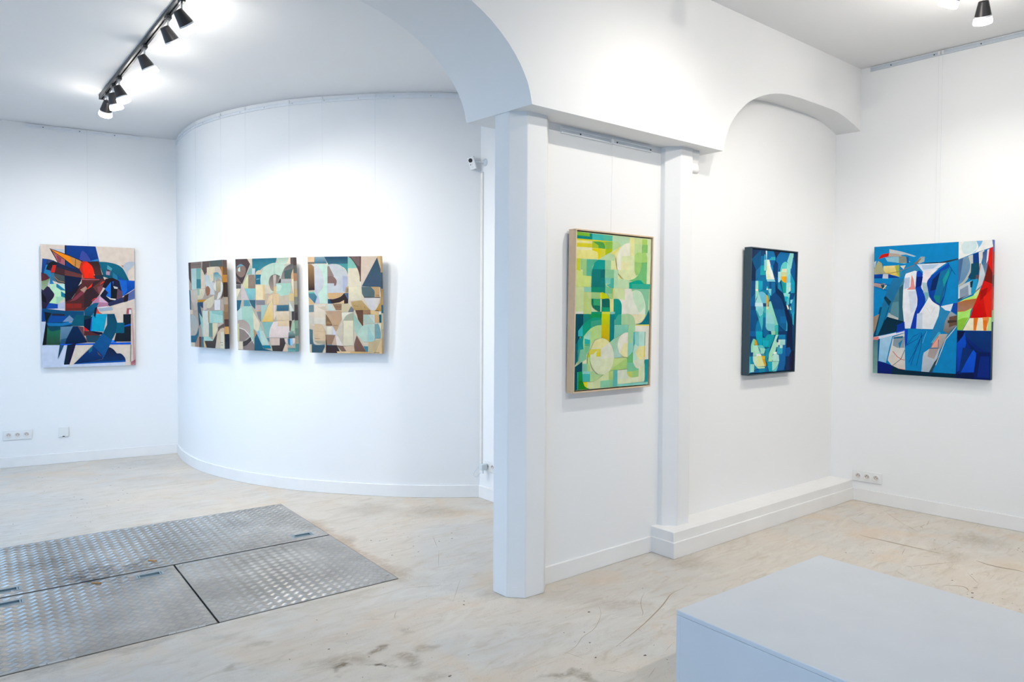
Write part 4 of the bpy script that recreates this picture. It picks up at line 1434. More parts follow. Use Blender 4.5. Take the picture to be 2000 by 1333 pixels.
def hang(parent, xs, ztop, h, ypos, lean_top=0.0):
    """thin wires from the picture rail down to the painting (in the painting's own axes)"""
    for x in xs:
        MB().tube([(x, ypos + lean_top, ztop), (x, ypos, h - 0.03)], 0.0007, 6).build('hanging_wire', 'wire', parent)
        MB().box(x - 0.006, x + 0.006, ypos + lean_top - 0.008, ypos + lean_top + 0.006, ztop - 0.012, ztop + 0.012).build('wire_hook', 'plastic', parent)

def canvas(label, key, centre, dirv, zb, w, h, depth, lean, gap, edge=None, wires=(), ztop=3.2):
    """unframed stretched canvas; centre is the wall point behind its middle"""
    rot = face_rot(dirv, lean)
    y = Vector((rot[0][1], rot[1][1], rot[2][1]))
    n = Vector((-face_rot(dirv)[0][1], -face_rot(dirv)[1][1], 0))
    loc = Vector((centre[0], centre[1], zb)) + n * gap
    p = empty('canvas_painting', loc, rot, label, 'painting')
    MB().box(-w / 2, w / 2, -depth, -0.002, 0, h).build('stretched_canvas', 'canvas', p, bevel=0.003)
    painted('painted_front', key, w, h, -depth - 0.0006, p)
    if edge: edge_strip(p, w / 2 + 0.0006, -depth, -0.002, edge, h)
    hang(p, wires, (ztop - zb), h, -0.004, (ztop - zb - h) * lean + 0.0)
    return p

def framed(label, key, x0, x1, zb, h, depth, lean, frame_mat, wires, ztop, lip=0.008):
    w = x1 - x0
    rot = face_rot((1, 0), lean)
    p = empty('framed_painting', ((x0 + x1) / 2, Y_WALL - 0.006, zb), rot, label, 'painting')
    t = lip
    for nm, b in (('top', (-w / 2, w / 2, h - t, h)), ('bottom', (-w / 2, w / 2, 0, t)), ('left', (-w / 2, -w / 2 + t, t, h - t)), ('right', (w / 2 - t, w / 2, t, h - t))):
        MB().box(b[0], b[1], -depth, 0, b[2], b[3]).build('frame_side', frame_mat, p, bevel=0.0015)
    # canvas floats a few millimetres behind the lip, with a dark gap
    MB().box(-w / 2 + t, w / 2 - t, -depth + 0.03, -0.004, t, h - t).build('back_board', 'dark', p)
    g = 0.006
    cw, ch = w - 2 * t - 2 * g, h - 2 * t - 2 * g
    c = MB().box(-cw / 2, cw / 2, -depth + 0.010, -depth + 0.032, t + g, h - t - g).build('stretched_canvas', 'canvas', p)
    f = painted('painted_front', key, cw, ch, -depth + 0.0094, p); f.location.z = t + g
    hang(p, wires, ztop - zb, h, -0.004)
    return p

# far left canvas
LD = (LW1 - LW0).normalized()
lw_pt = lambda a: V2(0.4393, 8.2620) + LD * a      # metres along the left wall from the image edge
c = lw_pt(0.742)
canvas('large canvas with blue, teal and red shapes on beige, alone on the flat left wall', 'P1', c, LD, 0.945, 0.795, 1.186, 0.035, R(0.6), 0.004,
       edge=['e8d6c4'] * 4 + ['1058c4', '33406e', 'e8d6c4', 'e0c0b8', 'dcb4b0', 'c88890'], wires=(-0.005,), ztop=3.255)
# three canvases on the curved wall
def near_wall(x, y, ang):
    """rest a canvas of that direction against the curved wall"""
    d = Vector((math.cos(ang), math.sin(ang))); n = Vector((d.y, -d.x))      # n points to the room
    best = max((p - Vector((x, y))).dot(n) for p in cpath if abs((p - Vector((x, y))).dot(d)) < 0.33)
    return Vector((x, y)) + n * (best + 0.012), d
for (x, y, a, key, lab, zb, h, wr, lean, edge) in (
        (1.915, 6.72, -78.8, 'P2', 'brown and mint canvas of overlapping letter shapes, leftmost of three on the curved wall', 1.170, 0.775, (-0.24, 0.22), 1.6,
         ['6a5a54', '7c5c40', 'c88a3c', '4a3c34', '4a3c34', 'b8a894', 'a08468', '96785c', '5a4a48', 'd8a868', '2c3440', '303844']),
        (2.195, 5.985, -62.5, 'P3', 'mint and beige canvas with letter shapes, middle of three on the curved wall', 1.168, 0.775, (-0.23, 0.24), 2.0,
         ['5c504e', '6c706c', 'c89870', 'd8ccb4', 'e0c48c', '9ca090', '5a5450', '504848', '98b8a0', '80a090', 'b8b0a0', '60a0a0']),
        (2.60, 5.36, -49.5, 'P4', 'cream and slate canvas with letter shapes, rightmost of three on the curved wall', 1.166, 0.778, (-0.2, 0.25), 2.8,
         ['dcb880', 'd8b078', '506878', '4c6070', 'd0a050', 'd8b070', '2c6c80', 'e0d4b0', 'e0d0a8', 'd8c098', 'd0b488', 'c8a878'])):
    pt, d = near_wall(x, y, R(a))
    canvas(lab, key, pt, d, zb, 0.620, h, 0.042, R(lean), 0.0, edge=edge, wires=wr, ztop=3.215)
# framed paintings on the long wall
framed('tall green and yellow abstract painting in a pale beech floater frame', 'P5', 2.738, 3.388, 1.052, 0.912, 0.058, R(0.9), 'beech', (0.005,), 2.50)
framed('narrow-looking dark blue and turquoise abstract painting in a dark teal frame', 'P6', 4.434, 5.048, 1.062, 0.906, 0.058, R(0.8), 'teal_frame', (), 2.5)
# right wall
c = RQ(0.36 + 0.395)
canvas('bright blue canvas with white drapery and a red patch, on the right wall', 'P7', c, RD, 1.040, 0.790, 0.985, 0.038, R(0.9), 0.012,
       edge=['4a60b0', 'a82010', 'c02010', '5a3020', 'd02010', 'd84818', 'a8d890', '0a2c50', '0a2c40', '083040', '0a3848', '0a2838'], wires=(0.02, 0.045), ztop=3.42)

# ------------------------------------------------------------------ picture rails
def rail(label, path, ztop, d0=0.0, mat='rail'):
    mb = MB()
    strip(mb, path, d0, d0 + 0.006, ztop - 0.030, ztop)
    strip(mb, path, d0 + 0.006, d0 + 0.012, ztop - 0.030, ztop - 0.023)
    strip(mb, path, d0 + 0.006, d0 + 0.012, ztop - 0.008, ztop)
    p = empty('picture_rail', (path[0].x, path[0].y, ztop), None, label, 'rail')
    o = mb.build('rail_profile', mat, p); o.matrix_local = Matrix.Translation((-path[0].x, -path[0].y, -ztop))
    acc = 0.12; last = path[0]
    tot = 0.0; nxt = 0.15
    for a, b in zip(path, path[1:]):
        L = (b - a).length
        while nxt <= tot + L:
            q = a + (b - a) * ((nxt - tot) / L); t = (b - a).normalized(); nrm = Vector((t.y, -t.x))
            s = q + nrm * (d0 + 0.0065) - path[0]
            sc = MB(); sc.lathe([(0.0045, 0), (0.0045, 0.002), (0.0, 0.0026)], 8)
            so = sc.build('rail_screw', 'dark' if d0 >= 0 else 'steel', p)
            so.matrix_local = Matrix.Translation((s.x, s.y, -0.0155)) @ Vector((nrm.x, nrm.y, 0)).to_track_quat('Z', 'Y').to_matrix().to_4x4()
            nxt += 0.30
        tot += L
    return p
rail('short pale picture rail at the top of the flat left wall', [lw_pt(0.226), lw_pt(1.215)], 3.268)
rail('long curved pale picture rail under the ceiling along the bulging wall', [p for p in cpath[1:-1]], 3.236, -0.0118)
rail('short pale picture rail under the beam above the green painting', [V2(2.685, Y_WALL), V2(3.441, Y_WALL)], 2.520)
rail('straight pale picture rail at the top of the right wall', [RQ(0.285), RQ(4.6)], 3.440, 0.0, 'rail_grey')

# ------------------------------------------------------------------ lamps
def spot(label, group, x, y, zc, target, watt, glow=None, cone=112):
    """track spotlight: adapter, stem, black conical housing, clear ring, glowing diffuser and its light"""
    p = empty('track_spotlight', (x, y, zc - 0.035), None, label, 'spotlight', group)
    MB().box(-0.014, 0.014, -0.032, 0.032, -0.022, 0.0).build('track_adapter', 'track', p, bevel=0.003)
    MB().lathe([(0.0055, -0.022), (0.0055, -0.088), (0.008, -0.09), (0.008, -0.1), (0.0, -0.1)], 12).build('stem', 'stem', p)
    hinge = Vector((0, 0, -0.100))
    aim = (Vector(target) - (Vector((x, y, zc - 0.035)) + hinge)).normalized()
    mw = Matrix.Translation(hinge) @ aim.to_track_quat('Z', 'Y').to_matrix().to_4x4()
    MB().lathe([(0.0, -0.040), (0.022, -0.040), (0.026, -0.037), (0.0425, 0.040), (0.0, 0.040)], 28).build('housing', 'lamp_body', p, mw=mw)
    MB().lathe([(0.0425, 0.0402), (0.045, 0.050), (0.0, 0.050)], 28).build('clear_ring', 'lamp_ring', p, mw=mw)
    MB().lathe([(0.045, 0.0502), (0.0495, 0.078), (0.046, 0.086), (0.030, 0.091), (0.0, 0.092)], 28).build('diffuser', 'diffuser', p, mw=mw)
    d = bpy.data.lights.new('lamp_light', 'SPOT')
    d.energy = watt; d.color = LAMP_COL; d.spot_size = R(cone); d.spot_blend = 1.0; d.shadow_soft_size = 0.022
    lo = bpy.data.objects.new('lamp_light', d); COL.objects.link(lo); lo.parent = p
    lo.matrix_local = Matrix.Translation(hinge + aim * 0.130) @ (-aim).to_track_quat('Z', 'Y').to_matrix().to_4x4()
    if not glow: return p, d
    g = bpy.data.lights.new('lamp_glow', 'POINT')     # sideways glow of the opal diffuser
    g.energy = glow; g.color = LAMP_COL; g.shadow_soft_size = 0.03
    go = bpy.data.objects.new('lamp_glow', g); COL.objects.link(go); go.parent = p
    go.matrix_local = Matrix.Translation(hinge + aim * 0.128)
    return p, d

def track(label, x0, y0, x1, y1, zc):
    p = empty('lighting_track', ((x0 + x1) / 2, (y0 + y1) / 2, zc), None, label, 'track')
    L = math.hypot(x1 - x0, y1 - y0)
    rt = Matrix.Rotation(math.atan2(y1 - y0, x1 - x0), 4, 'Z')
    mb = MB()
    for b in ((-0.017, -0.012, -0.035, 0), (0.012, 0.017, -0.035, 0), (-0.012, 0.012, -0.010, 0), (-0.012, -0.005, -0.035, -0.031), (0.005, 0.012, -0.035, -0.031)):
        mb.box(-L / 2, L / 2, b[0], b[1], b[2], b[3])
    mb.build('track_profile', 'track', p, mw=rt)
    for s in (-1, 1): MB().box(s * L / 2 - 0.012, s * L / 2 + 0.012, -0.019, 0.019, -0.037, 0).build('end_cap', 'track', p, mw=rt)
    return p
ZT = 3.245
track('black ceiling track with six spotlights in front of the curved wall', 1.068, 6.70, 1.075, 3.75, 3.262)
LAMPS_L = [(1.075, 4.270, (3.05, 4.85, 0.75), 'spotlight nearest the big arch, at the near end of the left ceiling track'),
           (1.075, 4.573, (2.75, 5.20, 0.80), 'second spotlight from the big arch on the left ceiling track'),
           (1.072, 5.171, (2.55, 5.45, 0.90), 'spotlight hanging alone in the middle of the left ceiling track'),
           (1.070, 5.994, (2.15, 6.00, 0.80), 'spotlight in front of the far pair on the left ceiling track'),
           (1.069, 6.218, (1.95, 6.75, 0.80), 'second to last spotlight at the far end of the left ceiling track'),
           (1.068, 6.484, (1.00, 8.20, 1.0), 'last spotlight at the far end of the left ceiling track, turned away')]
for x, y, tg_, lab in LAMPS_L:
    spot(lab, 'spotlights on the left ceiling track', x, y, 3.262, tg_, 13.0 if 5.9 < y < 6.3 else 44.0, GLOW_W * 0.42)
track('added black ceiling track for fill lamps along the shop window, outside the picture', -0.25, 3.6, -0.25, 6.9, 3.262)  # unseen track and lamps added to even out light on the curved wall
for y, tg_, lab in ((4.1, (3.1, 4.8, 0.2), 'added fill spotlight on the window track nearest the beam, outside the picture'), (5.2, (2.3, 5.8, 0.2), 'added middle fill spotlight on the window track, outside the picture'), (6.4, (1.3, 8.1, 0.8), 'added fill spotlight at the far end of the window track, outside the picture')):
    spot(lab, 'added fill spotlights on the window track', -0.25, y, 3.262, tg_, 20.0 if y < 6 else 26.0)
track('black ceiling track of the right room, just above the picture', 0.7, 1.66, 4.86, 1.5465, Z_CR - 0.001)
TY = lambda x: 1.66 + (x - 0.7) * (1.54 - 1.66) / 4.4
LAMPS_R = [(4.34, (4.62, 2.92, 0.85), 'spotlight at the top edge of the picture, its housing cut off'),
           (4.72, (5.80, 1.95, 0.95), 'spotlight with black cone housing, nearest the right wall'),
           (3.22, (3.06, 2.92, 0.95), 'spotlight aimed at the green painting, above the picture')]
for x, tg_, lab in LAMPS_R:
    spot(lab, 'spotlights on the right ceiling track', x, TY(x), Z_CR - (0.045 if x > 4 else 0.0), tg_, 43.0 if x < 4 else 32.0, GLOW_W * 1.5, 136 if x < 4 else 112)

track('added black ceiling track for fill lamps behind the photographer, outside the picture', 0.7, -0.75, 4.9, -0.75, Z_CR - 0.001)  # second unseen track, added so its lamps fill the right room's walls evenly
for x, tg_, lab in ((1.2, (2.6, 2.9, 0.7), 'added fill spotlight over the left of the rear track, outside the picture'), (2.7, (4.2, 2.9, 0.6), 'added middle fill spotlight on the rear track, outside the picture'), (4.2, (5.8, 1.6, 0.6), 'added fill spotlight over the right of the rear track, outside the picture')):
    spot(lab, 'added fill spotlights on the rear track', x, -0.75, Z_CR, tg_, 74.0)

# ------------------------------------------------------------------ sockets and small wall fittings
def wall_rot(dirv): return face_rot(dirv)

def disc_to_wall(prof, n=20):
    mb = MB(); mb.lathe(prof, n, Matrix.Rotation(R(90), 4, 'X')); return mb     # lathe axis +z becomes -y (towards the room)

def socket_plate(name, label, loc, dirv, w, h, xs):
    p = empty(name, loc, wall_rot(dirv), label, 'socket')
    MB().box(-w / 2, w / 2, -0.009, 0, 0, h).build('cover_plate', 'plastic', p, bevel=0.003)
    for x in xs:
        T = Matrix.Translation((x, -0.009, h / 2))
        s = disc_to_wall([(0.0275, 0.0), (0.0275, 0.0035), (0.0250, 0.0045), (0.0205, 0.0045), (0.0195, 0.0008), (0.0, 0.0008)]).build('socket_insert', 'plastic', p, mw=T)
        disc_to_wall([(0.0190, 0.0009), (0.0, 0.0010)]).build('socket_well', 'socketwell', s)
        for dx, dz in ((-0.0095, 0.0), (0.0095, 0.0)):
            disc_to_wall([(0.0030, 0.0011), (0.0, 0.0014)], 10).build('contact_hole', 'dark', s, mw=Matrix.Translation((dx, 0, dz + 0.001)))
        disc_to_wall([(0.0026, 0.0011), (0.0023, 0.009), (0.0, 0.0095)], 10).build('earth_pin', 'pin', s, mw=Matrix.Translation((0, 0, 0.0105)))
    return p
q = lw_pt(0.141); socket_plate('triple_socket', 'white triple socket plate low on the far left wall', (q.x, q.y, 0.262), LD, 0.232, 0.093, (-0.071, 0, 0.071))
q = RQ(0.314); socket_plate('triple_socket', 'white triple socket plate low on the right wall beside the ledge', (q.x, q.y, 0.160), RD, 0.222, 0.086, (-0.068, 0, 0.068))
q = lw_pt(0.513)
p = empty('cable_outlet', (q.x, q.y, 0.260), wall_rot(LD), 'white cable outlet cover with a dark notch, low on the far left wall', 'outlet')
mb = MB(); mb.prism([(-0.042, 0), (-0.011, 0), (-0.007, 0.008), (0.007, 0.008), (0.011, 0), (0.042, 0), (0.042, 0.094), (-0.042, 0.094)], 0.0, 0.013, Matrix.Rotation(R(90), 4, 'X'))
mb.build('cover_plate', 'plastic', p, bevel=0.002)
MB().box(-0.012, 0.012, -0.009, 0, 0.0, 0.010).build('cable_notch', 'dark', p)

# return wall: socket with adapter, trunking, camera (wall faces -X, right-hand direction is -Y)
RX = 3.405
p = socket_plate('double_socket', 'white double socket plate half hidden behind the octagonal column', (RX, 4.495, 0.232), (0, -1), 0.150, 0.085, (-0.036, 0.036))
ad = empty('power_adapter', (RX - 0.014, 4.531, 0.274), wall_rot((0, -1)), 'grey white power adapter plugged into the double socket', 'adapter')
MB().box(-0.020, 0.020, -0.062, -0.004, -0.026, 0.022).build('adapter_body', 'plastic_grey', ad, bevel=0.005)
MB().lathe([(0.005, -0.052), (0.005, -0.026)], 10).build('strain_relief', 'plastic_grey', ad, mw=Matrix.Translation((0.006, -0.04, 0)))
tr = empty('cable_trunking', (RX, 4.618, 0.272), wall_rot((0, -1)), 'ivory cable trunking running up the corner beside the column', 'trunking')
MB().box(-0.012, 0.012, -0.012, 0, 0, 2.345).build('trunking_lid', 'trunk', tr, bevel=0.002)
MB().box(0.012, 0.015, -0.009, 0, 0, 2.345).build('trunking_base', 'trunk', tr)
pts = catmull([(RX - 0.012, 4.612, 0.272), (RX - 0.03, 4.640, 0.235), (RX - 0.045, 4.655, 0.205), (RX - 0.05, 4.655, 0.185), (RX - 0.05, 4.63, 0.176), (RX - 0.05, 4.605, 0.182), (RX - 0.05, 4.585, 0.205), (RX - 0.054, 4.550, 0.222), (RX - 0.054, 4.526, 0.225), (RX - 0.054, 4.525, 0.236)], 5)
c0 = MB(); c0.tube(pts, 0.0016, 6); co = c0.build('cord', 'plastic_grey', ad); co.matrix_parent_inverse = ad.matrix_world.inverted()

sc = empty('security_camera', (RX, 4.583, 2.690), wall_rot((0, -1)), 'small white security camera on a round wall mount beside the column', 'camera')
disc_to_wall([(0.030, 0.0), (0.030, 0.004), (0.024, 0.010), (0.012, 0.016), (0.0, 0.017)], 24).build('wall_mount', 'plastic_grey', sc)
MB().tube([(0, -0.012, 0), (-0.020, -0.035, 0.003), (-0.036, -0.055, 0.004)], 0.0055, 10).build('arm', 'plastic_grey', sc)
MB().lathe([(0.0, -0.009), (0.008, -0.005), (0.009, 0.0), (0.008, 0.005), (0.0, 0.009)], 12).build('ball_joint', 'plastic_grey', sc, mw=Matrix.Translation((-0.036, -0.055, 0.004)))
# body looks over the room towards the camera side and is tilted
bd = Vector((0.50, -0.84, -0.16)).normalized()          # facing direction in mount axes
bx = Vector((0.86, 0.50, 0.0)); bx = (bx - bd * bx.dot(bd)).normalized(); bz = bx.cross(-bd).normalized()
bx, bz = bx * 0.97 + bz * 0.24, bz * 0.97 - bx * 0.24
Bm = Matrix((bx, -bd, bz)).transposed().to_4x4(); Bm.translation = Vector((-0.072, -0.078, 0.002))
body = MB().box(-0.028, 0.028, -0.013, 0.013, -0.058, 0.044).build('camera_body', 'plastic', sc, bevel=0.004, mw=Bm)
disc_to_wall([(0.0165, 0.0), (0.0165, 0.003), (0.014, 0.004), (0.0, 0.0065)], 20).build('lens', 'dark', body, mw=Matrix.Translation((-0.004, -0.013, 0.016)))
disc_to_wall([(0.0045, 0.0), (0.0, 0.001)], 10).build('sensor', 'dark', body, mw=Matrix.Translation((-0.012, -0.0132, -0.017)))
disc_to_wall([(0.002, 0.0), (0.0, 0.001)], 8).build('indicator', 'dark', body, mw=Matrix.Translation((0.002, -0.0132, -0.015)))
MB().box(-0.007, 0.007, -0.0138, -0.0130, -0.041, -0.037).build('maker_mark', 'lamp_ring', body)
MB().tube([(-0.045, -0.075, -0.055), (-0.040, -0.055, -0.072), (-0.035, -0.012, -0.078)], 0.002, 6).build('camera_lead', 'plastic_grey', sc)

# small plaster bracket under the beam, right of the pilaster
br = empty('plaster_bracket', (3.772, Y_WALL, 2.395), wall_rot((1, 0)), 'small white scalloped bracket under the beam beside the pilaster', 'bracket')
prof = [(0.0, 0.02), (-0.090, 0.02), (-0.088, 0.045), (-0.080, 0.060), (-0.088, 0.078), (-0.090, 0.100), (-0.094, 0.125), (-0.094, 0.141), (0.0, 0.141)]
mb = MB(); mb.add([(-0.035, y_, z_) for y_, z_ in prof] + [(0.035, y_, z_) for y_, z_ in prof],
                  [tuple(range(9)), tuple(range(9, 18))[::-1]] + [(i, (i + 1) % 9, 9 + (i + 1) % 9, 9 + i) for i in range(9)])
mb.build('bracket_body', 'column', br, bevel=0.002)
mb = MB(); mb.tube([(-0.038, -0.068, 0.022), (0.038, -0.068, 0.022)], 0.022, 16); mb.build('bracket_roll', 'column', br)

# ------------------------------------------------------------------ display pedestal
pd = empty('display_pedestal', (2.61, 1.145, 0.0), Matrix.Rotation(R(-1.2), 3, 'Z'), 'low square grey white display pedestal in the right foreground', 'pedestal')
MB().box(-0.5, 0.5, -0.5, 0.5, 0.382, 0.400).build('top_panel', 'pedestal', pd, bevel=0.003)
for nm, b in (('a', (-0.5, 0.5, 0.482, 0.5)), ('b', (-0.5, 0.5, -0.5, -0.482)), ('c', (-0.5, -0.482, -0.482, 0.482)), ('d', (0.482, 0.5, -0.482, 0.482))):
    MB().box(b[0], b[1], b[2], b[3], 0.0, 0.3819).build('side_panel', 'pedestal', pd, bevel=0.001)

# ------------------------------------------------------------------ tread plates in the floor
C_ = 0.038
def tread_plate(label, u0, u1, w0, w1, handles, bolts=(), hinges=()):
    g = 0.005
    u0 += g; u1 -= g; w0 += 0.008; w1 -= 0.008
    o0 = PP((u0 + u1) / 2, (w0 + w1) / 2)
    rot = Matrix.Rotation(PL_ROT, 3, 'Z')
    p = empty('tread_plate', (o0.x, o0.y, 0.0), rot, label, 'floor plate')
    cu, cw = (u0 + u1) / 2, (w0 + w1) / 2
    HW, HH = 0.068, 0.030
    holes = [(hu - cu - HW, hu - cu + HW, hw - cw - HH, hw - cw + HH) for hu, hw in handles]
    us = sorted({-(u1 - u0) / 2, (u1 - u0) / 2, *[h[0] for h in holes], *[h[1] for h in holes]})
    ws = sorted({-(w1 - w0) / 2, (w1 - w0) / 2, *[h[2] for h in holes], *[h[3] for h in holes]})
    us = [u for u in us if abs(u) <= (u1 - u0) / 2 + 1e-6]; ws = [w for w in ws if abs(w) <= (w1 - w0) / 2 + 1e-6]
    mb = MB(); ZP0, ZP1 = -0.006, 0.0015
    inside = lambda u, w: any(h[0] - 1e-6 < u < h[1] + 1e-6 and h[2] - 1e-6 < w < h[3] + 1e-6 for h in holes)
    for a, b in zip(us, us[1:]):
        for c, d in zip(ws, ws[1:]):
            if not inside((a + b) / 2, (c + d) / 2): mb.box(a, b, c, d, ZP0, ZP1)
    sh = mb.build('sheet', 'plate', p)
    # raised bars, five to a group, groups turned alternately
    vs, fs = [], []
    hu, hw = (u1 - u0) / 2 - 0.004, (w1 - w0) / 2 - 0.004
    n = int((hu + hw) * 1.5 / C_) + 2
    cs, sn = math.cos(R(45)), math.sin(R(45))
    for i in range(-n, n):
        for j in range(-n, n):
            gx, gy = (i + 0.5) * C_, (j + 0.5) * C_
            x, y = gx * cs - gy * sn, gx * sn + gy * cs
            if abs(x) > hu + 0.02 or abs(y) > hw + 0.02: continue
            odd = (i + j) % 2
            for k in range(5):
                off = (k - 2) * 0.0074
                px_, py_ = (gx, gy + off) if odd else (gx + off, gy)
                X, Y = px_ * cs - py_ * sn, px_ * sn + py_ * cs
                if abs(X) > hu - 0.008 or abs(Y) > hw - 0.008 or inside(X, Y): continue
                if any(h[0] - 0.014 < X < h[1] + 0.014 and h[2] - 0.014 < Y < h[3] + 0.014 for h in holes): continue
                ang = R(45) + (0 if odd else R(90))
                dx, dy = math.cos(ang), math.sin(ang)
                L, w_, t = 0.0165, 0.0033, 0.0022
                b0 = len(vs)
                vs += [(X - dx * L, Y - dy * L, ZP1), (X - dy * w_, Y + dx * w_, ZP1), (X + dx * L, Y + dy * L, ZP1), (X + dy * w_, Y - dx * w_, ZP1),
                       (X - dx * L * 0.6, Y - dy * L * 0.6, ZP1 + t), (X + dx * L * 0.6, Y + dy * L * 0.6, ZP1 + t)]
                fs += [(b0, b0 + 3, b0 + 5, b0 + 4), (b0 + 3, b0 + 2, b0 + 5), (b0 + 2, b0 + 1, b0 + 4, b0 + 5), (b0 + 1, b0, b0 + 4)]
    me = bpy.data.meshes.new('tread_bars'); me.from_pydata(vs, [], fs); me.materials.append(M['bars'])
    tb = bpy.data.objects.new('tread_bars', me); COL.objects.link(tb); tb.parent = p; tb['kind'] = 'stuff'
    for h in holes:
        hx, hy = (h[0] + h[1]) / 2, (h[2] + h[3]) / 2
        T = Matrix.Translation((hx, hy, 0))
        mb = MB()
        for b in ((-0.070, 0.070, 0.020, 0.032), (-0.070, 0.070, -0.032, -0.024), (-0.070, -0.050, -0.024, 0.020), (0.050, 0.070, -0.024, 0.020)):
            mb.box(b[0], b[1], b[2], b[3], -0.006, 0.0035)
        hd = mb.build('recessed_handle', 'handle', p, mw=T, bevel=0.001)
        MB().box(-0.052, 0.052, -0.026, 0.022, -0.034, -0.030).build('handle_tray', 'dark', hd)
        MB().box(-0.046, 0.046, 0.004, 0.016, -0.012, -0.004).build('pull_bar', 'handle', hd)
        for s in (-1, 1): MB().box(s * 0.058 - 0.0015, s * 0.058 + 0.0015, -0.022, 0.018, 0.0035, 0.0039).build('pivot_slot', 'dark', hd)
    for (bu, bw) in bolts:
        MB().lathe([(0.008, 0.0), (0.008, 0.0025), (0.005, 0.0038), (0.0, 0.0042)], 12).build('screw_head', 'steel', p, mw=Matrix.Translation((bu - cu, bw - cw, ZP1)))
    for (ha, hb, hw_) in hinges:
        hg = MB().box(ha - cu, hb - cu, hw_ - cw - 0.007, hw_ - cw + 0.007, -0.002, 0.0042).build('hinge_leaf', 'steel', p)
        for q_ in (0.2, 0.8):
            MB().lathe([(0.003, 0), (0.0, 0.001)], 8).build('hinge_screw', 'dark', hg, mw=Matrix.Translation((ha + (hb - ha) * q_ - cu, hw_ - cw, 0.0042)))
    return p
US, WS = 0.920, 4.527
tread_plate('long ribbed metal floor plate with two recessed handles, furthest from the viewer', PLU0, PLU1, WS, PLW1, [(1.737, 4.628), (0.112, 4.634)])
tread_plate('ribbed metal floor plate with hinges on its near edge, left of the plates', PLU0, US, PLW0, WS, [(0.775, 4.432), (0.116, 4.420)],
            hinges=((0.20, 0.33, PLW0 + 0.009), (0.70, 0.86, PLW0 + 0.009)))
tread_plate('ribbed metal floor plate with screws round its edge, nearest the column', US, PLU1, PLW0, WS, [],
            bolts=[(US + 0.03, 4.49), (US + 0.03, 4.17), (US + 0.03, 3.86), (US + 0.03, 3.60), (1.03, PLW0 + 0.022), (1.36, PLW0 + 0.022), (1.66, PLW0 + 0.022), (1.80, PLW0 + 0.022), (PLU1 - 0.025, 3.64), (PLU1 - 0.025, 3.92), (PLU1 - 0.025, 4.24)])
for (x, y, a, lab) in ((0.976, 4.629, -25, 'small tan wooden peg beside the middle handle, on the long floor plate'), (0.655, 4.432, -22, 'small tan wooden peg lying further left, on the hinged floor plate')):
    mb = MB(); mb.lathe([(0.0, -0.027), (0.0045, -0.025), (0.005, 0.02), (0.0055, 0.026), (0.0, 0.028)], 10, Matrix.Translation((0, 0, 0.0083)) @ Matrix.Rotation(R(a - 20), 4, 'Z') @ Matrix.Rotation(R(90), 4, 'X') @ Matrix.Rotation(R(90), 4, 'Y'))
    o = mb.build('wooden_peg', 'peg'); o.location = (x, y, 0); tag(o, lab, 'peg')

